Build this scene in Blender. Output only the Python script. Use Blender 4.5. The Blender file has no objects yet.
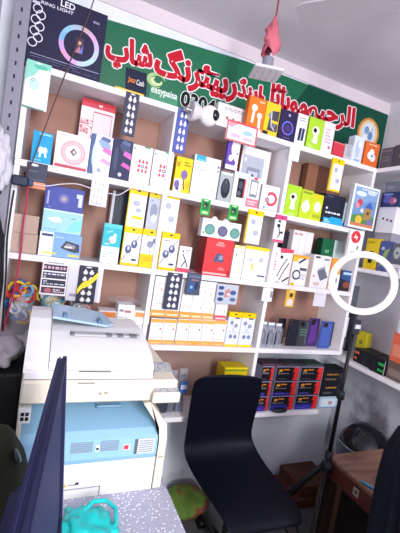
import bpy, bmesh, math, random
from mathutils import Vector, Matrix
random.seed(11)
SC = bpy.context.scene
COL = SC.collection

# ---------------------------------------------------------------- materials
def lin(hx):
    hx = hx.lstrip('#')
    out = []
    for i in (0, 2, 4):
        c = int(hx[i:i+2], 16) / 255
        out.append(c / 12.92 if c <= .04045 else ((c + .055) / 1.055) ** 2.4)
    return tuple(out)

_mats = {}
def M(hx, rough=.55, metal=0.0, alpha=1.0, noise=.05, scale=40.0, emit=0.0, bump=0.0):
    key = (hx, rough, metal, alpha, noise, scale, emit, bump)
    if key in _mats:
        return _mats[key]
    m = bpy.data.materials.new('paint_' + hx.strip('#'))
    m.use_nodes = True
    nt = m.node_tree
    b = nt.nodes['Principled BSDF']
    c = lin(hx)
    tc = nt.nodes.new('ShaderNodeTexCoord')
    nz = nt.nodes.new('ShaderNodeTexNoise')
    nz.inputs['Scale'].default_value = scale
    nz.inputs['Detail'].default_value = 3
    nt.links.new(tc.outputs['Object'], nz.inputs['Vector'])
    mx = nt.nodes.new('ShaderNodeMix'); mx.data_type = 'RGBA'
    mx.inputs[6].default_value = tuple(v * (1 - noise) for v in c) + (1,)
    mx.inputs[7].default_value = tuple(min(1, v * (1 + noise)) for v in c) + (1,)
    nt.links.new(nz.outputs['Fac'], mx.inputs[0])
    nt.links.new(mx.outputs[2], b.inputs['Base Color'])
    b.inputs['Roughness'].default_value = rough
    b.inputs['Metallic'].default_value = metal
    b.inputs['Specular IOR Level'].default_value = .22 if rough >= .35 and not metal else .5
    if alpha < 1:
        b.inputs['Alpha'].default_value = alpha
    if emit:
        b.inputs['Emission Color'].default_value = c + (1,)
        b.inputs['Emission Strength'].default_value = emit
    if bump:
        bp = nt.nodes.new('ShaderNodeBump'); bp.inputs['Strength'].default_value = bump
        bp.inputs['Distance'].default_value = .01
        nt.links.new(nz.outputs['Fac'], bp.inputs['Height'])
        nt.links.new(bp.outputs['Normal'], b.inputs['Normal'])
    _mats[key] = m
    return m

def ramp_mat(name, kind, stops, scale=5.0, rough=.6, coords='Object', detail=4.0, distortion=0.0, direction=None, bump=0.0, vecscale=None):
    m = bpy.data.materials.new(name); m.use_nodes = True
    nt = m.node_tree; b = nt.nodes['Principled BSDF']
    tc = nt.nodes.new('ShaderNodeTexCoord')
    mp = nt.nodes.new('ShaderNodeMapping')
    if vecscale: mp.inputs['Scale'].default_value = vecscale
    if direction: mp.inputs['Rotation'].default_value = direction
    nt.links.new(tc.outputs[coords], mp.inputs['Vector'])
    t = nt.nodes.new(kind)
    t.inputs['Scale'].default_value = scale
    if kind == 'ShaderNodeTexNoise':
        t.inputs['Detail'].default_value = detail
    if kind == 'ShaderNodeTexWave':
        t.inputs['Distortion'].default_value = distortion
    nt.links.new(mp.outputs['Vector'], t.inputs['Vector'])
    cr = nt.nodes.new('ShaderNodeValToRGB')
    while len(cr.color_ramp.elements) < len(stops):
        cr.color_ramp.elements.new(.5)
    for e, (pos, hx) in zip(cr.color_ramp.elements, stops):
        e.position = pos; e.color = lin(hx) + (1,)
    out = t.outputs['Distance'] if kind == 'ShaderNodeTexVoronoi' else t.outputs['Fac']
    nt.links.new(out, cr.inputs['Fac'])
    nt.links.new(cr.outputs['Color'], b.inputs['Base Color'])
    b.inputs['Roughness'].default_value = rough
    if bump:
        bp = nt.nodes.new('ShaderNodeBump'); bp.inputs['Strength'].default_value = bump
        bp.inputs['Distance'].default_value = .01
        nt.links.new(out, bp.inputs['Height'])
        nt.links.new(bp.outputs['Normal'], b.inputs['Normal'])
    return m

# ---------------------------------------------------------------- text outlines
_txt = {}
def text_geo(s, offset=0.0):
    key = (s, offset)
    if key not in _txt:
        c = bpy.data.curves.new('lettering', 'FONT')
        c.body = s; c.offset = offset; c.size = 1
        o = bpy.data.objects.new('lettering', c)
        COL.objects.link(o)
        dg = bpy.context.evaluated_depsgraph_get()
        e = o.evaluated_get(dg); me = e.to_mesh()
        vs = [(v.co.x, v.co.y) for v in me.vertices]
        fs = [tuple(q.vertices) for q in me.polygons]
        e.to_mesh_clear()
        bpy.data.objects.remove(o); bpy.data.curves.remove(c)
        _txt[key] = (vs, fs)
    return _txt[key]

# ---------------------------------------------------------------- mesh builder
class MB:
    def __init__(self):
        self.bm = bmesh.new(); self.mats = []
    def mi(self, m):
        if m not in self.mats: self.mats.append(m)
        return self.mats.index(m)
    def face(self, pts, m):
        vs = [self.bm.verts.new(q) for q in pts]
        try:
            f = self.bm.faces.new(vs); f.material_index = self.mi(m); return f
        except ValueError:
            return None
    def mesh(self, verts, faces, m):
        vs = [self.bm.verts.new(q) for q in verts]; k = self.mi(m)
        for f in faces:
            try:
                g = self.bm.faces.new([vs[i] for i in f]); g.material_index = k
            except ValueError:
                pass
    def box(self, x0, x1, y0, y1, z0, z1, m, bev=0.0, side=None, top=None):
        v = [self.bm.verts.new(q) for q in ((x0,y0,z0),(x1,y0,z0),(x1,y1,z0),(x0,y1,z0),(x0,y0,z1),(x1,y0,z1),(x1,y1,z1),(x0,y1,z1))]
        fs = []
        for idx, mm in (((0,1,5,4), m), ((1,2,6,5), side or m), ((2,3,7,6), m), ((3,0,4,7), side or m), ((4,5,6,7), top or side or m), ((3,2,1,0), side or m)):
            f = self.bm.faces.new([v[i] for i in idx]); f.material_index = self.mi(mm); fs.append(f)
        if bev > 0:
            es = set(e for f in fs for e in f.edges)
            bmesh.ops.bevel(self.bm, geom=list(es), offset=bev, segments=1, affect='EDGES')
    def tube(self, pts, r, m, n=8, closed=False):
        pts = [Vector(q) for q in pts]; N = len(pts)
        rs = r if isinstance(r, (list, tuple)) else [r] * N
        k = self.mi(m); rings = []
        up = None
        for i, q in enumerate(pts):
            if closed: d = pts[(i + 1) % N] - pts[i - 1]
            else: d = pts[min(i + 1, N - 1)] - pts[max(i - 1, 0)]
            d.normalize()
            if up is None:
                up = Vector((0, 0, 1)) if abs(d.z) < .9 else Vector((1, 0, 0))
            a = d.cross(up)
            if a.length < 1e-6: a = d.orthogonal()
            a.normalize(); b = a.cross(d).normalized(); up = b
            rings.append([self.bm.verts.new(q + (a * math.cos(2*math.pi*j/n) + b * math.sin(2*math.pi*j/n)) * rs[i]) for j in range(n)])
        for i in range(N if closed else N - 1):
            A = rings[i]; B = rings[(i + 1) % N]
            for j in range(n):
                f = self.bm.faces.new((A[j], A[(j+1) % n], B[(j+1) % n], B[j])); f.material_index = k; f.smooth = True
        if not closed:
            for R_ in (rings[0][::-1], rings[-1]):
                f = self.bm.faces.new(R_); f.material_index = k
    def lathe(self, prof, m, n=24, mat=None, arc=None):
        mat = mat or Matrix.Identity(4); k = self.mi(m); rings = []
        for r, z in prof:
            rings.append([self.bm.verts.new(mat @ Vector((r*math.cos(2*math.pi*j/n), r*math.sin(2*math.pi*j/n), z))) for j in range(n)])
        for A, B in zip(rings, rings[1:]):
            for j in range(n):
                f = self.bm.faces.new((A[j], A[(j+1) % n], B[(j+1) % n], B[j])); f.material_index = k; f.smooth = True
        for R_ in (rings[0][::-1], rings[-1]):
            f = self.bm.faces.new(R_); f.material_index = k
    def ellip(self, c, r, m, n=16, k=8):
        prof = [(max(1e-4, math.sin(math.pi*i/k)), -math.cos(math.pi*i/k)) for i in range(k + 1)]
        mt = Matrix.Translation(Vector(c)) @ Matrix.Diagonal((r[0], r[1], r[2], 1))
        self.lathe(prof, m, n, mt)
    def prism(self, prof, x0, x1, m, cap=None):
        # prof: (y, z) outline counter-clockwise seen from +X
        A = [self.bm.verts.new((x0, y, z)) for y, z in prof]
        B = [self.bm.verts.new((x1, y, z)) for y, z in prof]
        k = self.mi(m); kc = self.mi(cap or m); n = len(prof)
        for j in range(n):
            f = self.bm.faces.new((A[j], A[(j+1) % n], B[(j+1) % n], B[j])); f.material_index = k
        f = self.bm.faces.new(A[::-1]); f.material_index = kc
        f = self.bm.faces.new(B); f.material_index = kc
    def build(self, name, parent=None, loc=None, smooth=False, fix=True):
        if fix and not getattr(self, 'nofix', False):
            bmesh.ops.recalc_face_normals(self.bm, faces=self.bm.faces[:])
        me = bpy.data.meshes.new(name); self.bm.to_mesh(me); self.bm.free()
        for m in self.mats: me.materials.append(m)
        if smooth:
            for q in me.polygons: q.use_smooth = True
        o = bpy.data.objects.new(name, me); COL.objects.link(o)
        if parent: o.parent = parent
        if loc is not None: o.location = loc
        return o

def tag(o, label, cat, group=None):
    o['label'] = label; o['category'] = cat
    if group: o['group'] = group
    return o
def empty(name, loc, label, cat, group=None, rz=0.0):
    o = bpy.data.objects.new(name, None); COL.objects.link(o)
    o.location = loc; o.rotation_euler = (0, 0, rz); o.empty_display_size = .05
    return tag(o, label, cat, group)
def struct(mb, name, loc=None):
    o = mb.build(name, None, loc); o['kind'] = 'structure'; return o

# ---------------------------------------------------------------- printed artwork on a front face (facing local -Y)
def prints(mb, items, x0, x1, z0, z1, y, step=.00012):
    w = x1 - x0; h = z1 - z0
    U = lambda u, v: (x0 + u * w, z0 + v * h)
    for i, it in enumerate(items):
        k = it[0]; yy = y - .0003 - step * i
        m = it[-1] if not isinstance(it[-1], str) else None
        def poly(pts, hx):
            mb.mesh([(a, yy, b) for a, b in pts], [tuple(range(len(pts)))], M(hx, .45))
        if k == 'r':
            _, u0, v0, u1, v1, c = it
            poly([U(u0, v0), U(u1, v0), U(u1, v1), U(u0, v1)], c)
        elif k == 'p':
            poly([U(*q) for q in it[1]], it[2])
        elif k == 'e':
            _, u, v, ru, rv, c = it
            poly([U(u + ru * math.cos(a), v + rv * math.sin(a)) for a in [2*math.pi*j/20 for j in range(20)]], c)
        elif k == 'c':
            _, u, v, r, c = it; X, Z = U(u, v); r *= w
            poly([(X + r*math.cos(a), Z + r*math.sin(a)) for a in [2*math.pi*j/22 for j in range(22)]], c)
        elif k == 'n':      # ring; colour may be a list going round
            _, u, v, ro, ri, c = it; X, Z = U(u, v); n = 36
            cs = c if isinstance(c, (list, tuple)) else [c]
            for j in range(n):
                a, b = 2*math.pi*j/n, 2*math.pi*(j+1)/n
                poly([(X + w*ri*math.cos(a), Z + w*ri*math.sin(a)), (X + w*ro*math.cos(a), Z + w*ro*math.sin(a)),
                      (X + w*ro*math.cos(b), Z + w*ro*math.sin(b)), (X + w*ri*math.cos(b), Z + w*ri*math.sin(b))], cs[int(j*len(cs)/n)])
        elif k == 'l':
            _, pts, lw, c = it; q = [Vector(U(*s)) for s in pts]; lw *= w * .5
            for a, b in zip(q, q[1:]):
                d = (b - a); d.normalize(); nn = Vector((-d.y, d.x)) * lw; e = d * lw * .5
                poly([tuple(a - nn - e), tuple(b - nn + e), tuple(b + nn + e), tuple(a + nn - e)], c)
        elif k == 't':      # text, centre u,v, height fraction, colour, rotation (deg), width fraction or None, embolden
            _, s, u, v, hf, c, rot, wf, off = it + (0, None, .015)[len(it) - 6:]
            vs, fs = text_geo(s, off)
            xa = min(a for a, b in vs); xb = max(a for a, b in vs); ya = min(b for a, b in vs); yb = max(b for a, b in vs)
            sy = hf * h / (yb - ya); sx = sy if wf is None else wf * w / (xb - xa)
            X, Z = U(u, v); cr, sr = math.cos(math.radians(rot)), math.sin(math.radians(rot))
            pts = []
            for a, b in vs:
                a = (a - (xa + xb)/2) * sx; b = (b - (ya + yb)/2) * sy
                pts.append((X + a*cr - b*sr, yy, Z + a*sr + b*cr))
            mb.mesh(pts, fs, M(c, .45))
        elif k == 'g':      # lines of print too small to read
            _, u0, v0, u1, v1, c, n = it
            rr = random.Random(int(u0*1000 + v0*777 + n*13 + w*5000))
            for j in range(n):
                va = v1 - (v1 - v0) * (j + .2) / n; vb = v1 - (v1 - v0) * (j + .75) / n; u = u0
                while u < u1 - .01:
                    du = min(rr.uniform(.06, .22) * (u1 - u0) , u1 - u)
                    poly([U(u, vb), U(u + du, vb), U(u + du, va), U(u, va)], c); u += du + .05 * (u1 - u0)
                    if rr.random() < .12: break

# ---------------------------------------------------------------- cartons, packs
def carton(name, label, cat, b, col, art=(), group=None, side=None, top=None, header=None, face='y', bev=.0012, lean=0.0, rough=.5, alpha=1.0, twist=0.0, extra=None):
    a0, a1, f, d, z0, h = b
    w = abs(a1 - a0)
    mb = MB()
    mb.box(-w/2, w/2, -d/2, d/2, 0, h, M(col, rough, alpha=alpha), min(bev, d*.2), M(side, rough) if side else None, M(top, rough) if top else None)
    bmesh.ops.recalc_face_normals(mb.bm, faces=mb.bm.faces[:]); mb.nofix = True
    if not header: prints(mb, art, -w/2, w/2, 0, h, -d/2)
    else: prints(mb, art, -w/2, w/2, 0, h, -d/2)
    o = mb.build(name)
    if face == 'y':
        o.location = ((a0 + a1)/2, f + d/2, z0); rz = twist
    else:
        o.location = (f + d/2, (a0 + a1)/2, z0); rz = -math.pi/2 + twist
    o.rotation_euler = (lean, 0, rz)
    tag(o, label, cat, group)
    if header:
        hf, hc = header[0], header[1]
        hb = MB(); hb.box(-w/2 - .0008, w/2 + .0008, -d/2 - .0025, d/2 - .001, h*(1 - hf), h + .0025, M(hc, .45), .0008)
        bmesh.ops.recalc_face_normals(hb.bm, faces=hb.bm.faces[:]); hb.nofix = True
        prints(hb, header[2] if len(header) > 2 else (('e', .5, .6, .09, .16, '#3a3430'),), -w/2, w/2, h*(1 - hf), h, -d/2 - .0025)
        hb.build('header_card', o)
    return o
def window(o, u0, v0, u1, v1, b, name='window_film'):
    # clear plastic window over the front of a box
    w = abs(b[1] - b[0]); h = b[5]; d = b[3]
    mb = MB(); mb.box(-w/2 + u0*w, -w/2 + u1*w, -d/2 - .004, -d/2 - .002, v0*h, v1*h, M('#e8eef4', .12, alpha=.25))
    return mb.build(name, o)

_blob = {}
def blob_mesh(name, col, rx, rz, ry):
    key = (name, col, round(rx, 4), round(rz, 4), round(ry, 4))
    if key not in _blob:
        mb = MB(); mb.ellip((0, 0, rz*.0), (rx, ry, rz), M(col, .35), 10, 6)
        mb.box(-rx*.35, rx*.35, -ry*.6, ry*.3, rz*.6, rz*1.45, M(col, .35))
        mb.bm.verts.ensure_lookup_table()
        o = mb.build(name); _blob[key] = o
        return o, True
    return _blob[key], False
def blob_card(name, label, b, col, bcol, rows, cols, group=None, bname='plug', art=()):
    o = carton(name, label, 'blister card', b, col, art + (('e', .5, .965, .16, .018, '#e6e2e0'),), group)
    w = abs(b[1] - b[0]); h = b[5]; d = b[3]
    rx = w / cols * .27; rz = h*.9 / rows * .3
    for i in range(rows):
        for j in range(cols):
            q, fresh = blob_mesh(bname, bcol, rx, rz, .006)
            if not fresh:
                q = q.copy(); COL.objects.link(q)
            q.parent = o
            q.location = (-w/2 + w*(.17 + .66*(j + .5)/cols) , -d/2 - .004, h*.03 + h*.9*(i + .42)/rows)
    return o
def cable(name, label, pts, r, col, cat='cable', group=None, n=6, sub=6):
    P = [Vector(q) for q in pts]; out = []
    for i in range(len(P) - 1):
        p0, p1, p2, p3 = P[max(i-1, 0)], P[i], P[i+1], P[min(i+2, len(P)-1)]
        for s in range(sub):
            t = s / sub
            out.append(.5*((2*p1) + (p2 - p0)*t + (2*p0 - 5*p1 + 4*p2 - p3)*t*t + (3*p1 - p0 - 3*p2 + p3)*t**3))
    out.append(P[-1])
    mb = MB(); mb.tube(out, r, M(col, .5), n)
    return tag(mb.build(name), label, cat, group)

# ================================================================ SETTING
wall_m = ramp_mat('limewash', 'ShaderNodeTexNoise', [(.25, '#c9c6cf'), (.5, '#dcd9e0'), (.75, '#e4e1e6')], 3.0, .8, bump=.15)
wall_low = ramp_mat('limewash_stained', 'ShaderNodeTexNoise', [(.24, '#bcc2cc'), (.36, '#e0e6f0'), (.6, '#eef2fa'), (.8, '#f2f5fb')], 4.5, .85, bump=.3)
ceil_m = ramp_mat('ceiling_paint', 'ShaderNodeTexNoise', [(.3, '#dad5de'), (.7, '#e4dfe7')], 2.0, .85)
floor_m = ramp_mat('cement_floor', 'ShaderNodeTexNoise', [(.3, '#4c4a50'), (.7, '#6a686c')], 6.0, .7, bump=.2)
mb = MB(); mb.box(-.42, 2.3, -3.0, .36, -.06, 0, floor_m); struct(mb, 'floor')
mb = MB(); mb.box(-.42, 2.3, -3.0, .36, 2.735, 2.80, ceil_m); struct(mb, 'ceiling')
mb = MB(); mb.box(-.42, 2.3, .27, .36, 0, 2.735, wall_low); struct(mb, 'wall_back')
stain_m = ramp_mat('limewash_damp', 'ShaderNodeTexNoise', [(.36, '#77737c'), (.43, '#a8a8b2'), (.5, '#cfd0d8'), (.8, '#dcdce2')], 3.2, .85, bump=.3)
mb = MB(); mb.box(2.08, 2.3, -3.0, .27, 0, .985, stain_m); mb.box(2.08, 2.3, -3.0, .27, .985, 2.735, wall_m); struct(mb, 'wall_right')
mb = MB(); mb.box(-.42, -.30, -3.0, .27, 0, 2.735, wall_m); struct(mb, 'wall_left')
mb = MB(); mb.box(-.3, 2.08, .262, .27, 2.66, 2.735, M('#e2d6dc', .8)); struct(mb, 'trim_1')

# ================================================================ SHELVING
white = M('#efecef', .45, noise=.03, scale=12)
brown = ramp_mat('hardboard', 'ShaderNodeTexNoise', [(.3, '#a2786a'), (.5, '#ae8474'), (.7, '#b68c7c')], 5.0, .75)
root = empty('wall_shelving', (.8, .13, 0), 'tall white wooden shelving unit with brown back board, packed with phone accessories', 'shelving')
def rel(mb, name, m=None):
    o = mb.build(name, root); o.location = (-.8, -.13, 0); return o
TOPS = dict(A=2.195, B=1.808, C=1.4205, D=1.041, E=.652)
for k, t in TOPS.items():
    x0, x1 = (-.155, 1.795) if k != 'E' else (.50, 1.70)
    mb = MB(); mb.box(x0, x1, 0, .25, t - .028, t - .001, white, .002); rel(mb, 'shelf_board')
for X, z0 in ((-.144, .0), (.495, .62), (1.1645, .62), (1.784, .98)):
    zz = sorted(TOPS.values())
    # an upright runs between the boards
    mb = MB()
    segs = [(z, zz[i+1]) for i, z in enumerate(zz[:-1])]
    for a, b in segs:
        if a < z0 - .02 and z0 > .7: continue
        if X < 0 and a < .7: mb.box(X - .011, X + .011, .0015, .25, .0, b - .0285, white)
        elif X > 0 or a > .7: mb.box(X - .011, X + .011, .0015, .25, a, b - .0285, white)
    rel(mb, 'upright')
mb = MB(); mb.box(-.15, 1.79, .252, .26, 1.02, 2.17, brown); rel(mb, 'back_panel')
mb = MB(); mb.box(.50, 1.20, .252, .26, .64, 1.03, M('#a98a80', .7)); rel(mb, 'back_panel')
root2 = empty('corner_shelving', (1.94, -.4, 1), 'white corner shelves on the right side wall holding boxed gadgets', 'shelving')
for t in (2.195, 1.581, 1.0):
    mb = MB(); mb.box(1.797, 2.078, -1.1, .25, t - .026, t - .001, white, .002); o = mb.build('shelf_board', root2); o.location = (-1.94, .4, -1)

# green signboard on the wall
green = ramp_mat('banner_green', 'ShaderNodeTexWave', [(.35, '#0a6644'), (.5, '#128a5c'), (.65, '#0a6644')], 9.0, .4, direction=(0, math.radians(48), 0))
sign = empty('shop_banner', (.98, .25, 2.21), 'green shop banner with red Urdu lettering along the top of the wall', 'sign')
def srel(mb, name):
    o = mb.build(name, sign); o.location = (-.98, -.25, -2.21); return o
P0, P1, P2 = [Vector(q) for q in [(0.127,0.250,2.580), (0.921,0.250,2.639), (2.063,0.250,2.652)]]
top = [(-.1, P0.z - .01), (P0.x, P0.z), (P1.x, P1.z), (P2.x, P2.z)]
mb = MB()
out = [(-.1, 2.2), (P2.x + .004, 2.2)] + top[::-1]
A = [mb.bm.verts.new((x, .25, z)) for x, z in out]; B = [mb.bm.verts.new((x, .258, z)) for x, z in out]
f = mb.bm.faces.new(A); f.material_index = mb.mi(green)
f = mb.bm.faces.new(B[::-1]); f.material_index = mb.mi(green)
for i in range(len(A)):
    f = mb.bm.faces.new((A[i], B[i], B[(i+1) % len(A)], A[(i+1) % len(A)])); f.material_index = mb.mi(green)
srel(mb, 'banner_sheet')
darkg = M('#0a4c3a', .4)
mb = MB(); q = P1.x + .2
mb.face([(q, .2494, 2.2), (P2.x, .2494, 2.2), (P2.x, .2494, P2.z - .003), (q + .25, .2494, P2.z - .004)], darkg)
srel(mb, 'dark_green_corner')
def word(s, L, R_, height, layers, name):
    L = Vector(L); R_ = Vector(R_); mb = MB()
    vs, fs = text_geo(s, .03)
    xs = [a for a, b in vs]; ys = [b for a, b in vs]; w = max(xs) - min(xs); h = max(ys) - min(ys)
    cx, cy = (max(xs) + min(xs))/2, (max(ys) + min(ys))/2
    d = R_ - L; sx = d.length / w; sy = height / h; C = (L + R_)/2; ang = math.atan2(d.z, d.x)
    for i, (rad, n, hx) in enumerate(layers):
        for q in range(n):
            ox, oz = (rad*math.cos(2*math.pi*q/n), rad*math.sin(2*math.pi*q/n)) if n > 1 else (0, 0)
            pts = []
            for a, b in vs:
                a = (a - cx) * sx; b = (b - cy) * sy
                pts.append((C.x + ox + a*math.cos(ang) - b*math.sin(ang), .2488 - .0009*i - .00006*q, C.z + oz + a*math.sin(ang) + b*math.cos(ang)))
            mb.mesh(pts, fs, M(hx, .4))
    return srel(mb, name)
W = {'alrahim': '\uFE8D\uFEDF\uFEAE\uFEA3\uFBFF\uFEE2', 'mobile': '\uFEE3\uFEEE\uFE91\uFE8E\uFE8B\uFEDE', 'and': '\uFE8D\uFBFE\uFEE8\uFB89',
     'repairing': '\uFEAD\uFB58\uFBFF\uFE8C\uFEAE\uFEE7\uFB93', 'shop': '\uFEB7\uFE8E\uFB56'}
LY = [(.0095, 10, '#f4eef0'), (.0034, 6, '#c4182e')]
word(W['shop'][::-1], *[(0.161,0.250,2.436), (0.392,0.250,2.460)], .165, LY, 'lettering')
word(W['repairing'][::-1], *[(0.408,0.250,2.460), (0.892,0.250,2.480)], .200, LY, 'lettering')
word(W['and'][::-1], *[(0.899,0.250,2.479), (1.054,0.250,2.483)], .125, LY, 'lettering')
word(W['mobile'][::-1], *[(1.051,0.250,2.494), (1.388,0.250,2.508)], .165, LY, 'lettering')
word(W['alrahim'][::-1], *[(1.385,0.250,2.489), (1.779,0.250,2.521)], .185, LY, 'lettering')
word('0304', *[(0.574,0.250,2.331), (0.778,0.250,2.335)], .078, [(.005, 8, '#e8efe9'), (.0012, 4, '#14161f')], 'phone_number')
def spoly(pts, hx, name, y=.2485):
    mb = MB(); mb.face([(p[0], y, p[2]) for p in pts], M(hx, .4)); return mb
pts = [(0.278,0.250,2.279), (0.387,0.250,2.281), (0.376,0.250,2.394), (0.266,0.250,2.394)]
mb = spoly(pts, '#1d2140', 'logo_plate')
L, R_ = [(0.285,0.250,2.338), (0.368,0.250,2.339)]
def add_text(mb, s, L, R_, h, hx, y):
    vs, fs = text_geo(s, .02); L = Vector(L); R_ = Vector(R_)
    xs = [a for a, b in vs]; ys = [b for a, b in vs]; d = R_ - L; ang = math.atan2(d.z, d.x); C = (L + R_)/2
    mb.mesh([(C.x + (a-(min(xs)+max(xs))/2)*d.length/(max(xs)-min(xs))*math.cos(ang), y, C.z + (a-(min(xs)+max(xs))/2)*d.length/(max(xs)-min(xs))*math.sin(ang) + (b-(min(ys)+max(ys))/2)*h/(max(ys)-min(ys))) for a, b in vs], fs, M(hx, .4))
M1 = Vector(L).lerp(Vector(R_), .46); M2 = Vector(L).lerp(Vector(R_), .52)
add_text(mb, 'Jazz', L, M1, .032, '#f08a2c', .2479); add_text(mb, 'Cash', M2, R_, .027, '#e8e2e4', .2479)
srel(mb, 'logo_plate')
pts = [(0.404,0.250,2.276), (0.561,0.250,2.274), (0.556,0.250,2.336), (0.400,0.250,2.341)]
mb = spoly(pts, '#4f9a78', 'logo')
L, R_ = [(0.408,0.250,2.325), (0.552,0.250,2.324)]
add_text(mb, 'easypaisa', L, R_, .045, '#e9f2ea', .2479)
C = Vector([(0.432,0.250,2.376)][0])
for k, (rr, hx, a0, a1) in enumerate(((.032, '#a9d08c', .3, 5.2), (.018, '#d6e9b0', 2.0, 6.6))):
    for j in range(14):
        a, b = a0 + (a1-a0)*j/14, a0 + (a1-a0)*(j+1)/14
        w0, w1 = .007*math.sin(math.pi*j/14) + .001, .007*math.sin(math.pi*(j+1)/14) + .001
        mb.face([(C.x + (rr-w0)*math.cos(a)*1.4, .2479, C.z + (rr-w0)*math.sin(a)), (C.x + (rr+w0)*math.cos(a)*1.4, .2479, C.z + (rr+w0)*math.sin(a)),
                 (C.x + (rr+w1)*math.cos(b)*1.4, .2479, C.z + (rr+w1)*math.sin(b)), (C.x + (rr-w1)*math.cos(b)*1.4, .2479, C.z + (rr-w1)*math.sin(b))], M(hx, .4))
srel(mb, 'logo')
# round golden emblem with a white and blue picture
pts = [(1.809,0.250,2.403), (2.050,0.250,2.415), (2.006,0.250,2.575), (1.892,0.250,2.578), (1.802,0.250,2.534)]
C = Vector([(1.916,0.250,2.484)][0]); mb = MB()
def disc(mb, C, rx, rz, hx, y, n=28, a0=0, a1=2*math.pi):
    mb.face([(C.x + rx*math.cos(a0 + (a1-a0)*j/n), y, C.z + rz*math.sin(a0 + (a1-a0)*j/n)) for j in range(n)], M(hx, .4))
disc(mb, C, .098, .105, '#c9893e', .2485); disc(mb, C, .082, .09, '#e9cf9a', .2479); disc(mb, C, .062, .072, '#dfe7f2', .2473)
for dx, dz, r_, hx in ((-.02, .02, .02, '#7fa3cf'), (.018, -.01, .022, '#6d97c8'), (.0, .035, .012, '#f4f6f8'), (-.025, -.03, .016, '#f7f7f9'), (.03, .03, .014, '#c4d4e8')):
    disc(mb, C + Vector((dx, 0, dz)), r_, r_*1.3, hx, .2467)
srel(mb, 'emblem')

# ================================================================ ON TOP OF THE SHELVING (shelf A)
RINGC = ['#c4b4e4', '#cfa8cc', '#c0a8b0', '#a8b8cc', '#8cc0f0', '#82b0f2', '#c8a0d4', '#e09cc0', '#d4a8dc', '#bccbe6', '#b4d4e0', '#b8c4ec']
b = (-0.1759,0.1303,0.003,0.070,2.1950,0.2774)
led = carton('ring_light_box', 'navy box of an LED ring light with a glowing pastel ring picture', 'box', b, '#23213f', side='#1b1a30', art=(
    ('n', .68, .43, .262, .20, RINGC), ('r', .63, .32, .735, .54, '#4a3a55'), ('c', .68, .47, .026, '#d89a8a'), ('p', [(.635, .325), (.68, .43), (.73, .325)], '#b4788c'), ('p', [(.69, .325), (.73, .45), (.73, .325)], '#6a7ad0'),
    ('t', 'LED', .48, .93, .085, '#f2eef6'), ('t', 'RING LIGHT', .36, .845, .045, '#dcd8e8', 0, .40), ('r', .06, .80, .15, .835, '#cfcbe0'),
    ('n', .13, .74, .058, .046, '#e6e2f0'), ('n', .175, .665, .058, .046, '#e6e2f0'), ('n', .12, .585, .058, .046, '#e6e2f0'), ('n', .175, .505, .058, .046, '#e6e2f0'), ('n', .12, .43, .058, .046, '#e6e2f0'), ('n', .17, .35, .058, .046, '#e6e2f0'), ('n', .11, .27, .058, .046, '#e6e2f0'),
    ('g', .82, .80, .96, .86, '#8d89aa', 1), ('r', .1, .115, .98, .122, '#aeb6d8'), ('r', .1, .08, .70, .084, '#8088b0'), ('g', .2, .03, .95, .06, '#4a4868', 1)))
b = (-0.1514,-0.0604,-0.009,0.009,2.0130,0.1845)
carton('screen_protector_pack', 'white pack with mint green watercolour hanging below the navy ring light box', 'pack', b, '#eef3f2', art=(
    ('p', [(.0, 1), (1, 1), (1, .84), (.8, .92), (.55, .86), (.35, .7), (.1, .62), (0, .55)], '#8fd6c2'), ('e', .38, .52, .22, .13, '#c2e8de'), ('e', .6, .9, .3, .05, '#5fbfa6'), ('c', .32, .60, .07, '#4a8c8c'), ('c', .32, .60, .045, '#d8efec'),
    ('e', .7, .25, .25, .1, '#e0ecec'), ('e', .5, .965, .12, .015, '#f8f8f8'), ('p', [(0, 0), (.9, 0), (.9, .015), (0, .03)], '#3f8b78')))
b = (0.2005,0.3320,0.020,0.050,2.1950,0.0137)
carton('memory_card_tray', 'flat yellow cardboard tray on the top shelf under the green banner', 'tray', b, '#e7bf3a', art=(('r', .1, .2, .9, .8, '#f0d060'),))
# bulb shaped security camera lying on the shelf
C = Vector([(0.622,-0.055,2.178)][0]); R0 = .048
cam_t = empty('bulb_camera', (C.x, -.0495, C.z - R0), 'white bulb-shaped security camera with black eye and metal screw base', 'security camera')
mb = MB(); mt = Matrix.Translation((0, 0, R0)) @ Matrix.Rotation(math.radians(-90), 4, 'Y')
mb.lathe([(.020, -.005), (.030, .02), (.040, .035), (.046, .06)], M('#d4d0d4', .35), 24, Matrix.Translation((-.02, 0, R0)) @ Matrix.Rotation(math.radians(-90), 4, 'Y') )
mb.build('neck', cam_t)
mb = MB(); mb.ellip((.012, 0, R0), (R0, R0, R0), M('#f2f0f2', .3), 24, 14); mb.build('head', cam_t, smooth=True)
mb = MB(); mb.ellip((.028, -.030, R0), (.024, .024, .026), M('#11131f', .1), 20, 12); o = mb.build('lens', cam_t, smooth=True); o['label'] = 'glossy black camera eye'
mb = MB(); prof = [(.013, 0)]
for i in range(5): prof += [(.0145, .004 + .006*i), (.0125, .007 + .006*i)]
prof += [(.006, .036), (.001, .037)]
mb.lathe(prof, M('#c9c6c6', .25, .9), 18, Matrix.Translation((-.075, 0, R0)) @ Matrix.Rotation(math.radians(-90), 4, 'Y')); mb.build('screw_base', cam_t)
b = (0.7289,0.9197,0.085,0.060,2.1950,0.1173)
carton('camera_box', 'white box with three small marks right of the bulb camera', 'box', b, '#ebe8ea', art=(('g', .2, .72, .85, .88, '#a9a6b0', 2), ('e', .5, .42, .035, .06, '#49a070'), ('e', .68, .38, .035, .06, '#b03a4a'), ('e', .85, .36, .035, .06, '#3d8a5a'), ('r', .28, .36, .34, .48, '#c23a4a')))
b = (0.7535,0.9302,-0.009,0.009,2.1098,0.0984)
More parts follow.
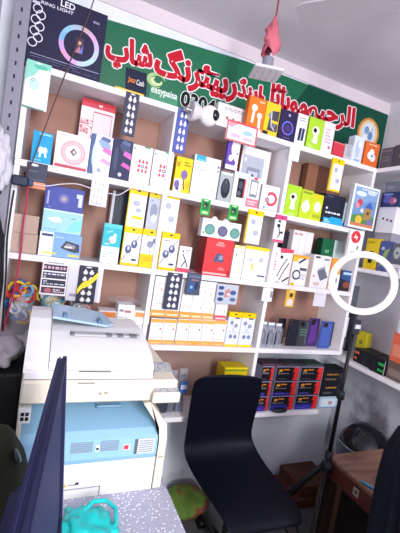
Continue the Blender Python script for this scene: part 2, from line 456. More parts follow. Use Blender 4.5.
carton('watch_strap_pack', 'white pack with red border and pastel blue and pink pictures hanging from top shelf', 'pack', b, '#f3eff2', art=(
    ('r', 0, .9, 1, 1, '#d8525e'), ('r', 0, 0, 1, .07, '#d8525e'), ('r', 0, 0, .04, 1, '#d8626e'), ('r', .95, 0, 1, 1, '#d8626e'), ('p', [(.05, .9), (.35, .9), (.15, .65), (.05, .7)], '#e8a0a8'), ('e', .68, .55, .17, .12, '#9cc4e8'), ('e', .3, .3, .17, .10, '#e8b4d0'), ('e', .72, .25, .18, .09, '#f0b8bc'), ('e', .3, .62, .12, .07, '#e4dce8')))
b = (0.8661,0.9660,0.012,0.035,2.1950,0.1679)
def earbuds(c='#f6f2f2'):
    return (('c', .35, .68, .17, c), ('l', [(.35, .68), (.3, .25)], .14, c), ('c', .7, .48, .15, c), ('l', [(.7, .48), (.75, .05)], .14, c))
b = (b[0], b[1], b[2], b[3], 2.195, b[4] + b[5] - 2.195)
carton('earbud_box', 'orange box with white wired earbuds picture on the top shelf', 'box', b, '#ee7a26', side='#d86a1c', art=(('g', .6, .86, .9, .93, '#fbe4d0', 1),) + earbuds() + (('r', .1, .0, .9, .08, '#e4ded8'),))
b = (0.9689,1.0569,0.012,0.035,2.1950,0.1687)
carton('earphone_box', 'yellow box with black wired earphones left of the navy headphone box', 'box', b, '#e9c62c', art=(('p', [(.25, .15), (.95, .15), (.95, .8), (.35, .75)], '#4b4a52'), ('c', .35, .6, .15, '#8b8a94'), ('c', .7, .35, .14, '#77767f'), ('l', [(.4, .75), (.5, .3), (.75, .2)], .08, '#c9c8d0'), ('r', .5, .4, .95, .48, '#e9c62c'), ('r', .0, .02, .35, .12, '#2a2a30')))
b = (1.0621,1.1732,0.012,0.060,2.1950,0.1579)
carton('headphone_box', 'dark navy box with purple glowing headphones on the top shelf', 'box', b, '#2b2548', art=(('n', .5, .42, .33, .26, ['#7a5fd0', '#5f78d8', '#8f62c4', '#6a6ae0']), ('c', .5, .42, .18, '#443a6e'), ('r', .42, .78, .55, .92, '#3a3158'), ('c', .5, .85, .06, '#c4b8dc'), ('g', .3, .06, .7, .12, '#6a5f94', 1)))
b = (1.1732,1.2414,0.012,0.050,2.1950,0.1649)
carton('shaver_box', 'narrow white box with two navy tubes beside the headphone box', 'box', b, '#e9e8ee', art=(('p', [(.25, .12), (.5, .14), (.55, .55), (.3, .55)], '#232a4a'), ('p', [(.55, .14), (.8, .16), (.85, .55), (.6, .56)], '#2c3560'), ('g', .2, .75, .8, .9, '#9a9ab0', 2)))
def ptz(u, v, s):
    return (('e', u, v + s*.22, s*.55, s*.34, '#f4f2f0'), ('p', [(u - s*.3, v - s*.55), (u + s*.45, v - s*.55), (u + s*.3, v), (u - s*.2, v)], '#f1efee'), ('c', u - s*.12, v + s*.25, s*.28, '#1a1a22'), ('e', u + .02, v - s*.62, s*.5, s*.12, '#dcdad8'))
b = (1.2524,1.3573,0.012,0.070,2.1950,0.1690)
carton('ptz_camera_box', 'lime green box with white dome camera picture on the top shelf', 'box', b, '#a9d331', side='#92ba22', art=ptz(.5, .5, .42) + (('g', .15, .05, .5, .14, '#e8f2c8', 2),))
b = (1.3579,1.4354,0.012,0.050,2.1950,0.1721)
carton('gadget_box', 'pale pink white box between lime green camera box and small red box', 'box', b, '#e9e0e4', art=(('g', .2, .3, .85, .8, '#c8a8b0', 5), ('e', .7, .2, .12, .05, '#c85a68')))
b = (1.4442,1.5274,0.012,0.060,2.1950,0.0811)
carton('gift_box', 'small plain red box standing on the top shelf', 'box', b, '#c93a48', art=(('r', .05, .92, .95, .98, '#e0808a'), ('r', .1, .1, .9, .14, '#b02c3a')))
b = (1.5310,1.5897,0.012,0.060,2.1950,0.0873)
carton('adapter_box', 'small light grey box right of the red box', 'box', b, '#bdbcc4', art=(('r', .2, .2, .8, .7, '#a5a5b0'), ('g', .1, .75, .9, .95, '#8b8b96', 2)))
b = (1.5909,1.6690,0.012,0.050,2.1950,0.1525)
carton('bottle_box', 'tall pale blue white box left of the orange box', 'box', b, '#d5dcea', art=(('e', .45, .5, .22, .35, '#b4c2da'), ('e', .6, .7, .15, .12, '#eef2f8'), ('r', .2, .05, .8, .12, '#97a8c8')))
b = (1.6828,1.7983,0.012,0.050,2.1950,0.1435)
carton('toy_box', 'orange box with white cloud-shaped toy at the right end of the shelf', 'box', b, '#de6a2c', art=(('c', .42, .45, .2, '#e8edf4'), ('c', .6, .38, .2, '#dfe6f0'), ('c', .5, .6, .16, '#eef2f6'), ('c', .55, .45, .07, '#7f93b4'), ('g', .2, .85, .8, .93, '#f6d8c0', 1)))

# ------------------------------------------------ hanging from the top board
b = (0.2477,0.3085,-0.007,0.007,2.0038,0.1881)
blob_card('plug_blister_card', 'dark grey card with ten white plugs hanging from the top shelf', b, '#3f4256', '#e9e6ea', 5, 2, 'blister cards of white plugs')
b = (0.4947,0.5558,-0.007,0.007,1.9864,0.2059)
blob_card('plug_blister_card', 'blue card with ten white plugs hanging left of the bulb camera', b, '#5560a8', '#e2e2f0', 5, 2, 'blister cards of white plugs')
b = (1.1448,1.2109,-0.007,0.007,2.0982,0.0682)
carton('price_tag', 'blank white paper tag hung on the upright below the top shelf', 'tag', b, '#f1eef0', art=(('r', .1, .7, .9, .73, '#d9d6da'),))
def pack_art(kind=0):
    g1, g2 = '#7d8298', '#a9aebf'
    if kind == 0:   # crossing earphones
        return (('l', [(.05, .12), (.45, .45), (.9, .82)], .05, g1), ('e', .34, .42, .18, .11, '#565e84'), ('e', .64, .57, .18, .11, '#565e84'), ('e', .35, .45, .07, .05, '#c5c9d8'), ('e', .62, .60, .07, .05, '#c5c9d8'), ('g', .15, .76, .6, .81, '#44475a', 1), ('e', .72, .16, .16, .03, '#333a5e'))
    if kind == 1:
        return (('e', .45, .62, .2, .07, g2), ('e', .6, .45, .17, .06, g2), ('l', [(.3, .3), (.5, .65), (.75, .5)], .03, '#c4c6d0'), ('g', .6, .83, .92, .88, '#85879a', 1), ('g', .15, .1, .5, .18, '#b4b4bf', 2))
    if kind == 2:
        return (('e', .5, .62, .2, .09, '#8a8ea6'), ('l', [(.5, .62), (.55, .2)], .05, '#9a9eb2'), ('e', .75, .72, .14, .07, '#787d98'), ('g', .2, .82, .6, .88, '#6b6d80', 1), ('r', .0, .0, 1, .36, '#f0c808'), ('g', .12, .08, .7, .3, '#c9a41c', 3))
    return (('e', .4, .66, .16, .08, g2), ('e', .65, .34, .17, .08, g2), ('l', [(.4, .66), (.55, .5), (.65, .34)], .03, '#c4c6d0'), ('g', .55, .85, .9, .9, '#85879a', 1))
YH = (.15, '#f0c800')
YG = 'white earphone packs with yellow tops'
b = (1.4394,1.5259,-0.012,0.012,1.9914,0.1832)
carton('earphone_pack', 'white yellow-edged earphone pack hanging alone from the right end of the top shelf', 'pack', b, '#f2f0f2', side='#e8ca28', art=(('r', 0, 0, .14, 1, '#f0c808'), ('r', 0, 0, 1, .06, '#f0c808')) + pack_art(3), header=YH, group=YG)

# ================================================================ FIRST SHELF DOWN (shelf B)
b = (-0.0991,-0.0216,0.020,0.050,1.8080,0.1296)
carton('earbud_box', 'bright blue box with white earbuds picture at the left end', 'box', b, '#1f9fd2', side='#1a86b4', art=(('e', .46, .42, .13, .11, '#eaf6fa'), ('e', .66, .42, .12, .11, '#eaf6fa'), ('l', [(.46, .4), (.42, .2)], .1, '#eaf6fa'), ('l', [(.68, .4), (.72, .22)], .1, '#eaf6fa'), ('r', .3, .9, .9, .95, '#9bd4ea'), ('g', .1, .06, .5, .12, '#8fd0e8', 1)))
b = (-0.0105,0.1299,0.020,0.060,1.8080,0.1500)
carton('ring_light_box', 'white box with a pink ring picture and red foot line', 'box', b, '#f3eced', side='#e2d4d6', art=(
    ('n', .53, .48, .36, .34, '#c9707e'), ('n', .53, .48, .34, .24, '#e8b6be'), ('n', .53, .48, .24, .225, '#c98e98'), ('p', [(.44, .5), (.54, .62), (.64, .5), (.54, .38)], '#5a4450'), ('p', [(.50, .5), (.55, .57), (.60, .5), (.55, .43)], '#d8c8cc'), ('r', .03, .02, .97, .1, '#b8475a'), ('r', .05, .11, .95, .125, '#d890a0'), ('g', .06, .9, .3, .94, '#9a8088', 1), ('g', .7, .9, .92, .93, '#b09aa0', 1)))
b = (0.0783,0.2307,0.130,0.050,1.8080,0.3471)
fola = carton('phone_cover_box', 'white Fola Cover box with red top and blank phone window, standing behind', 'box', b, '#efe7e8', side='#c23a48', art=(
    ('r', 0, .955, 1, 1, '#c22e3e'), ('r', 0, .9, 1, .955, '#d04a58'), ('t', 'Fola Cover', .2, .64, .17, '#c23a50', -90, .42), ('r', .36, .30, .93, .86, '#c23a48'), ('r', .375, .315, .915, .845, '#e6dde0'), ('r', .5, .93, .6, .96, '#f2d8da')))
def fade_box(b, label, dark):
    base, mid = ('#dfe6f2', '#8fa6c8') if not dark else ('#2b3052', '#40486e')
    carton('earbud_box', label, 'box', b, base, side='#2a3354', group='tall earbud boxes with pink stripes', art=(
        ('p', [(0, 0), (.25, 0), (.12, .45), (.2, 1), (0, 1)], '#232b4c' if dark else '#44608c'), ('p', [(.3, .85), (.6, .95), (.9, .8), (.95, .6), (.5, .7)], mid), ('p', [(.55, .62), (.98, .54), (.98, .68), (.62, .73)], '#d672b4' if not dark else '#e068b8'), ('p', [(.5, .36), (.97, .28), (.97, .38), (.6, .45)], '#c99ad4' if not dark else '#d65cae'), ('p', [(.4, .9), (.85, .85), (.9, .95), (.5, .98)], '#5b6a94'), ('c', .5, .13, .1, '#98a4c4' if not dark else '#c8cce0'), ('e', .2, .5, .1, .3, '#c4d2e6' if not dark else '#3a4468')))
fade_box((0.1324,0.2248,0.020,0.045,1.8080,0.1757), 'pale white-blue box with pink stripes left of its dark navy neighbour', False)
fade_box((0.2285,0.3154,0.020,0.045,1.8080,0.1815), 'dark navy box with bright pink stripes', True)
def nine_art():
    a = []
    for i in range(3):
        for j in range(3):
            if i == 1 and j == 1: a.append(('c', .57, .47, .085, '#2c5458')); a.append(('c', .57, .47, .045, '#e8e0e0'))
            else: a.append(('p', [(.34 + .18*j, .35 + .12*i - .045), (.46 + .18*j, .36 + .12*i - .045), (.44 + .18*j, .36 + .12*i + .045), (.36 + .18*j, .35 + .12*i + .045)], '#d8455c'))
    return tuple(a) + (('r', .55, .96, .85, 1, '#4f9a6c'), ('r', .05, .86, .12, .92, '#4f9a6c'), ('p', [(0, .12), (.25, .16), (.1, 0), (0, 0)], '#e8c8cc'))
b = (0.3166,0.4126,0.020,0.050,1.8080,0.1747)
carton('data_cable_box', 'white box with nine red motifs directly beside the navy pink-striped box', 'box', b, '#f1ecef', art=nine_art(), group='white boxes with red motifs')
b = (0.4174,0.5177,0.020,0.050,1.8080,0.1740)
carton('data_cable_box', 'white box with nine red motifs beside the yellow and purple box', 'box', b, '#f1ecef', art=nine_art(), group='white boxes with red motifs')
b = (0.5326,0.6180,0.020,0.050,1.8080,0.1708)
carton('microphone_box', 'yellow box with a purple microphone flower picture', 'box', b, '#f0cf1e', side='#caa91a', art=(('r', .02, .02, .5, .38, '#e9e4ec'), ('e', .57, .52, .2, .13, '#7f6aa0'), ('l', [(.57, .4), (.66, .1)], .07, '#6a5a88'), ('e', .2, .22, .16, .12, '#77689e'), ('c', .25, .1, .1, '#5a4c80'), ('r', .05, .72, .25, .86, '#b8962a'), ('g', .5, .75, .9, .9, '#8a7420', 2), ('r', .75, .15, .95, .35, '#d8b41c')))
b = (0.6229,0.7672,0.020,0.050,1.8080,0.2010)
carton('router_box', 'wide white box with a sky-blue corner patch', 'box', b, '#eff1f5', side='#c8cdd6', art=(('r', .05, .86, .42, 1, '#3aa8d0'), ('r', .1, .88, .38, .9, '#8fd0e6'), ('t', '2', .17, .68, .09, '#5ab0c4'), ('g', .24, .62, .42, .68, '#9aa8b8', 1), ('r', .88, .78, .97, .84, '#6a7690'), ('r', .88, .68, .97, .74, '#98a0b4'), ('g', .05, .06, .75, .12, '#b4bcc8', 1), ('e', .8, .2, .06, .02, '#b0b8c8')))
b = (0.7726,0.8478,0.015,0.045,1.8080,0.1513)
carton('mouse_box', 'grey windowed box with an oval black mouse', 'box', b, '#a9b0b4', art=(('e', .5, .45, .34, .34, '#23262e'), ('e', .48, .52, .24, .22, '#3b404a'), ('r', .1, .9, .9, .97, '#dfe4e4'), ('l', [(.5, .6), (.5, .75)], .04, '#777c86')))
m1 = (0.8521,0.9403,0.015,0.045,1.8080,0.1674)
carton('mouse_box', 'white box with black mouse and red edge', 'box', m1, '#e9eae8', art=(('r', .3, .22, .82, .82, '#c0505e'), ('r', .28, .22, .72, .82, '#1f2028'), ('e', .5, .6, .14, .12, '#4a4f58'), ('r', .05, .86, .95, .97, '#cfe2cc'), ('g', .1, .05, .8, .15, '#b8bab8', 2), ('e', .45, .35, .12, .08, '#5f646c')))
b = (0.9415,1.0142,0.012,0.040,1.8080,0.1574)
carton('phone_box', 'white box with a grey phone picture and pink lower band', 'box', b, '#ecebee', side='#d2a0a8', art=(('r', .12, .34, .78, .92, '#8a8f9a'), ('r', .22, .44, .7, .84, '#eef0f2'), ('r', .42, .38, .52, .42, '#3a3d46'), ('r', .36, .93, .66, 1, '#cc3a4c'), ('r', 0, 0, 1, .28, '#e07a8a'), ('g', .1, .06, .9, .22, '#f6d4da', 2)))
b = (1.0254,1.1392,0.012,0.050,1.8080,0.1354)
carton('headset_box', 'white box with a red curved headband picture', 'box', b, '#f4f0f1', side='#dcd6d8', art=(('n', .58, .48, .34, .2, '#cf4a5c'), ('r', .1, .2, .36, .75, '#f4f0f1'), ('c', .36, .42, .12, '#6f7a8c'), ('c', .36, .42, .07, '#d88a98'), ('r', 0, 0, 1, .07, '#c8c4c8'), ('g', .08, .88, .4, .94, '#a08088', 1), ('e', .25, .12, .06, .04, '#4a90b8')))
b = (0.9370,1.1228,0.140,0.060,1.8080,0.3439)
carton('tablet_box', 'big white box with a grey square product picture, leaning at the back', 'box', b, '#eceaee', side='#a9705c', art=(('r', .06, .22, .8, .86, '#b7bcc8'), ('r', .24, .3, .7, .68, '#8f95a6'), ('r', .3, .36, .64, .62, '#c9cdd8'), ('r', .42, .5, .5, .58, '#5b6070'), ('r', .36, .38, .44, .46, '#6b7080'), ('r', .54, .4, .62, .5, '#787d8e'), ('r', .1, .76, .2, .82, '#dfe3ea')))
b = (1.1370,1.1944,0.190,0.050,1.8080,0.3677)
carton('carton_sheet', 'bare brown cardboard edge behind the big white box', 'cardboard', b, '#ab7461', art=())
b = (0.7909,0.8592,0.020,0.030,1.9762,0.1411)
carton('earbud_box', 'purple and white box with white earbuds stacked on the mouse boxes', 'box', b, '#6a4ea8', art=(('p', [(.35, 1), (1, 1), (1, .0), (.7, .0), (.8, .3), (.45, .45), (.3, .75)], '#ece8f2'), ('e', .55, .72, .2, .11, '#f6f4f8'), ('e', .35, .4, .18, .12, '#f0eef4'), ('l', [(.55, .7), (.75, .5)], .1, '#f6f4f8'), ('r', 0, 0, 1, .16, '#eceaf0'), ('c', .85, .6, .07, '#5a4090')))
# right bay
b = (1.1915,1.2883,0.020,0.070,1.8080,0.1712)
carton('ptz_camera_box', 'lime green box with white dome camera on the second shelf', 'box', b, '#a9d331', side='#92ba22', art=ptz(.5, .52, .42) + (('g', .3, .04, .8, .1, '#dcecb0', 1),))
b = (1.2929,1.3732,0.020,0.070,1.8080,0.1638)
carton('bulb_box', 'yellow-green box with a white bell-shaped bulb', 'box', b, '#bcd22c', art=(('e', .5, .42, .34, .2, '#eef0ea'), ('p', [(.2, .32), (.8, .32), (.62, .66), (.42, .66)], '#f4f4ee'), ('r', .1, .86, .9, .94, '#8aa02a')))
b = (1.3733,1.4519,0.020,0.070,1.8080,0.1535)
carton('bulb_box', 'yellow-green box with a pale round bulb left of the black box', 'box', b, '#c8d428', art=(('e', .55, .52, .3, .2, '#f2f0d8'), ('r', .2, .1, .9, .24, '#a2b024'), ('r', .1, .85, .9, .95, '#e6c41e')))
b = (1.4531,1.6096,0.012,0.070,1.8080,0.1707)
carton('speaker_box', 'black box with white capitals and bright blue foot', 'box', b, '#1f2434', art=(('g', .12, .46, .95, .58, '#e6e9f0', 1), ('g', .12, .32, .9, .43, '#dfe3ec', 1), ('r', .08, 0, 1, .2, '#2aa4dc'), ('r', .4, .2, .96, .25, '#2aa4dc'), ('g', .15, .03, .85, .16, '#bfe4f4', 2), ('r', .1, .9, .4, .95, '#4a5068')))
b = (1.6163,1.6725,0.012,0.060,1.8080,0.1451)
carton('charger_box', 'narrow white and blue box beside the black box', 'box', b, '#e6ebf2', art=(('p', [(0, 0), (1, 0), (1, .5), (.3, .4), (0, .15)], '#2f7fc4'), ('e', .5, .75, .25, .12, '#4a94d0')))
b = (1.6143,1.8216,-0.034,0.030,1.8120,0.2538)
pic = carton('play_set_box', 'white-bordered picture box of colourful toys on the right end of the second shelf', 'box', b, '#eef2f2', side='#c9d2d4', art=(
    ('r', .06, .05, .94, .95, '#6f94c0'), ('p', [(.06, .55), (.94, .7), (.94, .95), (.06, .95)], '#86a6cc'), ('e', .3, .8, .2, .06, '#d4e0ee'), ('e', .7, .86, .18, .05, '#cfdcec'), ('p', [(.06, .05), (.94, .05), (.94, .3), (.5, .36), (.06, .28)], '#4f8a4a'),
    ('p', [(.5, .22), (.82, .22), (.78, .5), (.55, .5)], '#a8834a'), ('p', [(.5, .5), (.68, .66), (.84, .5)], '#3f62b4'), ('c', .3, .6, .1, '#c4485a'), ('c', .22, .52, .08, '#e08a96'), ('e', .35, .2, .13, .1, '#d9b53c'), ('e', .78, .18, .12, .08, '#7a6aa8'), ('c', .42, .42, .06, '#e6d8c4'), ('r', .06, .05, .94, .12, '#c87a5a'), ('g', .3, .88, .9, .93, '#f4f6fa', 1), ('c', .66, .38, .05, '#5b3d2c')))
b = (1.4162,1.6387,0.170,0.050,1.8080,0.3777)
carton('carton', 'brown cardboard carton at the back of the second shelf behind the bulb boxes', 'box', b, '#97674f', side='#7d5442', art=(('r', 0, .5, 1, .53, '#7d5442'), ('r', .3, .53, .34, 1, '#a87a60')))
# hanging from the second board
b = (-0.1067,-0.0280,-0.012,0.012,1.6976,0.1050)
carton('charger_pack', 'dark grey pack with orange lower band hanging near the left upright', 'pack', b, '#3d4154', art=(('r', 0, 0, 1, .26, '#d98a62'), ('e', .35, .9, .2, .05, '#e4e2e6'), ('g', .15, .62, .9, .7, '#6a6e84', 1), ('r', .1, .32, .9, .36, '#565b72')))
b = (0.1538,0.2289,-0.007,0.007,1.6704,0.1291)
blob_card('plug_blister_card', 'clear white card with white plugs hanging below the pink-striped boxes', b, '#d8d6de', '#f2f0f4', 4, 3, 'blister cards of white plugs')
gart = (('r', .12, .3, .88, .88, '#1f7a3a'), ('c', .5, .62, .22, '#24322a'), ('e', .5, .9, .25, .04, '#d8f0d0'), ('r', .2, .08, .8, .22, '#bfe4b4'), ('c', .42, .55, .1, '#8a9a90'))
b = (0.6835,0.7335,-0.007,0.007,1.7209,0.0798)
carton('earbud_tip_pack', 'little bright green pack hanging below the sky-blue cornered box', 'pack', b, '#3fb24c', art=gart, group='little green packs')
b = (0.8418,0.8953,-0.007,0.007,1.7225,0.0775)
carton('earbud_tip_pack', 'little bright green pack hanging below the mouse boxes', 'pack', b, '#3fb24c', art=gart, group='little green packs')
b = (0.9547,1.0481,-0.012,0.012,1.6168,0.1769)
carton('earphone_pack', 'white earphone pack with yellow top hanging left of the middle upright', 'pack', b, '#f0eff3', side='#e8ca28', art=(('r', 0, 0, .08, 1, '#f0c808'),) + pack_art(3), header=YH, group=YG)
b = (1.1289,1.1989,-0.012,0.012,1.6482,0.1472)
carton('earphone_pack', 'small white pack with pink top and black earphones on the middle upright', 'pack', b, '#f0ecf0', art=(('r', 0, 0, 1, .1, '#d45a80'), ('e', .35, .62, .16, .07, '#2b2430'), ('l', [(.35, .62), (.55, .3), (.4, .18)], .1, '#2b2430'), ('e', .7, .38, .14, .05, '#4a3a46'), ('r', .25, .74, .5, .82, '#3c3038')), header=(.16, '#d0467a'))

# ================================================================ SECOND SHELF DOWN (shelf C)
kraft = '#b49a8c'
b = (-0.1402,-0.0331,0.030,0.090,1.4205,0.0833)
carton('carton', 'plain brown carton at the bottom of the pair by the left upright', 'box', b, kraft, art=(('r', .46, 0, .5, 1, '#a48878'), ('l', [(.3, .95), (.36, .6), (.3, .3)], .02, '#8c7264')))
b = (-0.1377,-0.0368,0.030,0.090,1.5046,0.0784)
carton('carton', 'plain brown carton stacked on the other by the left upright', 'box', b, kraft, art=(('r', .47, 0, .5, 1, '#a48878'), ('r', 0, .96, 1, 1, '#c6b0a4')))
b = (-0.0261,0.1485,0.020,0.090,1.4205,0.1059)
carton('drill_box', 'blue and white box with a dark handheld gadget, bottom of three', 'box', b, '#7fa8e0', side='#3a4c86', art=(('r', 0, 0, .32, 1, '#dfe6f2'), ('r', .04, .82, .3, .92, '#3a4468'), ('r', .08, .1, .42, .17, '#e9d23a'), ('p', [(.5, .4), (.62, .72), (.95, .62), (.97, .3), (.85, .25), (.7, .3)], '#3e4250'), ('p', [(.58, .45), (.65, .62), (.86, .55), (.84, .4)], '#8a8f9c'), ('r', .6, .42, .78, .5, '#d4d0c4'), ('r', .7, .08, .97, .16, '#e9d23a'), ('r', .36, .8, .55, .86, '#a9c8ee')))
b = (-0.0240,0.1391,0.020,0.090,1.5272,0.0983)
carton('adapter_box', 'pale sky-blue box in the middle of the stack of three', 'box', b, '#9fd0ec', side='#4a7aa0', art=(('p', [(.1, .6), (.4, .7), (.5, .5), (.3, .42)], '#e8dfe8'), ('p', [(.6, .1), (1, .2), (1, .7), (.8, .6)], '#7fcfe0'), ('g', .7, .66, .95, .74, '#4a86b0', 1), ('r', .0, .92, 1, 1, '#c4e2f2'), ('g', .05, .08, .4, .16, '#6aa2c8', 1)))
b = (-0.0255,0.1345,0.020,0.090,1.6263,0.1014)
carton('disc_box', 'indigo box with gold round emblem on top of the stack', 'box', b, '#48519c', side='#2f3566', art=(('c', .48, .5, .13, '#6a6cae'), ('c', .48, .5, .085, '#8a84a8'), ('c', .48, .5, .04, '#b8a888'), ('r', .86, .25, .96, .8, '#c8d0ea'), ('r', .8, .62, .9, .8, '#c8d0ea'), ('r', .06, .2, .1, .75, '#aab2dc'), ('g', .1, .06, .7, .12, '#8088c4', 1)))
b = (0.2748,0.3654,0.150,0.060,1.4205,0.3473)
carton('speaker_box', 'tall dark grey box with a white edge standing at the back', 'box', b, '#474a58', side='#d8d6dc', art=(('r', 0, 0, .14, 1, '#d4d3da'), ('r', .5, .1, .9, .5, '#3a3d4a')))
b = (0.2371,0.3199,0.020,0.045,1.4205,0.1833)
carton('charger_box', 'turquoise and white box with a white plug picture', 'box', b, '#f0f3f4', side='#9adada', art=(('r', 0, .42, 1, 1, '#35b4c0'), ('r', 0, .9, 1, 1, '#58c4cc'), ('e', .55, .6, .2, .09, '#eef4f4'), ('l', [(.6, .6), (.66, .74)], .16, '#f4f8f8'), ('r', .15, .47, .4, .5, '#bfe8ea'), ('p', [(.2, .76), (.5, .8), (.5, .84), (.2, .8)], '#8adade'), ('g', .12, .12, .8, .3, '#8fc8cc', 3), ('c', .38, .56, .06, '#d86a7a')))
b = (0.3315,0.4167,0.020,0.020,1.4205,0.1823)
p4 = carton('earphone_pack', 'white earphone pack with crossing cable, lower row, next to the turquoise box', 'pack', b, '#f1f0f3', side='#f0c808', art=(('r', 0, 0, .05, 1, '#f0c808'), ('r', 0, 0, 1, .07, '#e6be08')) + pack_art(0), header=YH, group=YG)
b = (0.4208,0.5042,0.020,0.020,1.4205,0.1838)
carton('earphone_pack', 'white earphone pack with big yellow lower block', 'pack', b, '#f1f0f3', art=pack_art(2), header=YH, group=YG)
b = (0.5164,0.6087,0.020,0.020,1.4205,0.1849)
carton('earphone_pack', 'white earphone pack with crossing cable, lower row, left of the small red-footed box', 'pack', b, '#f1f0f3', side='#f0c808', art=(('r', 0, 0, .05, 1, '#f0c808'), ('r', 0, 0, 1, .07, '#e6be08')) + pack_art(0), header=YH, group=YG)
b = (0.3311,0.4172,0.024,0.014,1.6036,0.1829)
carton('earphone_pack', 'white earphone pack with a yellow line, upper row, leftmost', 'pack', b, '#f1f0f3', side='#f0c808', art=(('r', 0, 0, .06, 1, '#f0c808'), ('r', .3, .22, .9, .3, '#f0c808')) + pack_art(1), header=YH, group=YG)
b = (0.4286,0.4889,0.030,0.012,1.6051,0.1828)
carton('earphone_pack', 'grey-blue earphone pack with yellow top between two white ones', 'pack', b, '#b8bfcc', side='#9aa2b2', art=(('e', .5, .5, .3, .2, '#8d96aa'), ('e', .6, .3, .25, .12, '#cfd5e0'), ('g', .2, .7, .8, .8, '#7a8298', 2)), header=YH, group=YG)
b = (0.4907,0.5814,0.024,0.014,1.6062,0.1938)
carton('earphone_pack', 'white earphone pack, upper row, nearest the sky-blue cornered box', 'pack', b, '#f1f0f3', side='#f0c808', art=(('r', 0, 0, .06, 1, '#f0c808'),) + pack_art(3), header=YH, group=YG)
b = (0.6159,0.6820,0.015,0.030,1.4205,0.1297)
carton('microphone_box', 'small white box with pink-red foot and black clip picture', 'box', b, '#eeebee', art=(('r', 0, 0, 1, .15, '#cf4a66'), ('l', [(.3, .7), (.6, .45), (.8, .2)], .09, '#4a4450'), ('l', [(.6, .45), (.3, .2)], .09, '#4a4450'), ('c', .3, .8, .08, '#5a5460'), ('g', .55, .72, .9, .9, '#8a8590', 2)))
b = (0.7526,0.9141,0.010,0.100,1.4205,0.1956)
carton('helmet_camera_box', 'big glossy red box with a blue-grey gadget picture', 'box', b, '#d83236', side='#96202a', rough=.3, art=(('p', [(.32, .42), (.45, .62), (.62, .6), (.72, .42), (.6, .36), (.5, .42), (.42, .34)], '#4c5a78'), ('e', .58, .5, .08, .07, '#8a96b0'), ('r', .34, .8, .66, .86, '#e88a88'), ('r', .4, .88, .6, .91, '#f0b0ac'), ('r', .03, .03, .97, .08, '#f2b4b0'), ('g', .55, .16, .85, .24, '#f0a8a4', 2), ('r', .88, .02, .98, .18, '#b82430')))  # side red painted darker for the face turned from the light
b = (0.7146,0.9389,0.012,0.045,1.6169,0.0928)
wb = carton('watch_box', 'white box with three rounded teal and purple watch faces on the red box', 'box', b, '#eef0f0', art=sum([((('e', u, .42, .13, .30, c2), ('e', u, .42, .105, .25, c1))) for u, c1, c2 in ((.2, '#6aa096', '#4a7a74'), (.53, '#6d6888', '#4a4664'), (.85, '#6aa096', '#4a7a74'))], ()) + (('c', .05, .2, .03, '#7ab04a'), ('g', .1, .85, .9, .93, '#a8b0b0', 1)))
mb = MB(); w = b[1] - b[0]
for u in (-.18, .12): mb.lathe([(.018, 0), (.018, .006), (.010, .012), (.010, .016)], M('#f2f2f2', .4), 14, Matrix.Translation((u*w, 0, b[5])))
mb.build('hanging_tab', wb)
yel = (('r', 0, .93, .35, 1, '#f0c808'), ('r', .62, .93, .95, 1, '#f0c808'))
lines = (('e', .3, .72, .06, .05, '#6a6c7c'), ('l', [(.3, .72), (.3, .3)], .02, '#c8cad4'), ('c', .6, .7, .12, '#dcdde4'), ('r', .75, .15, .85, .4, '#e4cf7a'), ('g', .15, .1, .7, .2, '#b4b4c0', 2), ('g', .55, .8, .95, .86, '#b8963a', 1))
b = (0.9239,0.9891,0.020,0.030,1.4205,0.1752)
carton('earphone_pack', 'plain white slim pack right beside the red box', 'pack', b, '#f1f0f2', art=lines + yel, header=(.05, '#efe3a0'), group=YG)
b = (0.9947,1.1462,0.020,0.030,1.4205,0.1854)
carton('earphone_pack', 'wide white pack with yellow top below the hanging yellow-topped pack', 'pack', b, '#f1f1f3', art=(('r', 0, .9, 1, 1, '#efd02a'), ('c', .25, .6, .08, '#c4c6d0'), ('l', [(.25, .6), (.25, .3)], .02, '#c8cad4'), ('c', .7, .62, .09, '#b4b8c4'), ('l', [(.7, .6), (.62, .3)], .02, '#c8cad4'), ('r', .5, .02, .52, .9, '#d8d8de'), ('r', .62, .12, .95, .17, '#5a5c6a'), ('r', .3, .3, .42, .5, '#e4cf7a')), group=YG)
# right bay
b = (1.1789,1.3039,0.015,0.050,1.4205,0.2013)
carton('cable_box', 'white and pink box with three black cables, by the middle upright', 'box', b, '#f1edf0', side='#d94860', art=(('p', [(.25, 1), (1, 1), (1, .9), (.3, .86)], '#d94860'), ('g', .04, .2, .16, .85, '#d94860', 9), ('l', [(.3, .2), (.5, .5), (.72, .72)], .05, '#35323c'), ('l', [(.45, .1), (.65, .4), (.85, .6)], .05, '#35323c'), ('l', [(.62, .06), (.95, .2)], .07, '#2a2830'), ('e', .4, .75, .08, .05, '#2a2830'), ('r', .25, .02, .5, .06, '#b0a8b0')))
b = (1.3099,1.4227,0.015,0.050,1.4205,0.1774)
carton('cable_box', 'white box with yellow-orange top and coiled black cable', 'box', b, '#efedf0', side='#e9b62c', art=(('r', 0, .9, 1, 1, '#e9a43c'), ('r', 0, .78, .35, .92, '#e6c62c'), ('n', .35, .35, .26, .18, '#2a2a34'), ('l', [(.4, .75), (.75, .9)], .1, '#2a2a34'), ('r', .5, .5, .95, .6, '#5b5e6c'), ('g', .55, .2, .95, .4, '#a0a4b0', 3), ('r', .05, .0, .3, .08, '#e6c62c')))
b = (1.3671,1.5200,0.130,0.060,1.4205,0.3258)
carton('bulb_carton', 'plain white ribbed carton behind the cable boxes', 'box', b, '#f1eef1', art=(('r', .32, 0, .34, 1, '#d2ced4'), ('r', .65, 0, .67, 1, '#d2ced4'), ('g', .05, .9, .95, .96, '#c88a7a', 1), ('g', .08, .3, .9, .5, '#dcd8de', 3)))
b = (1.3290,1.3659,0.170,0.040,1.4205,0.3091)
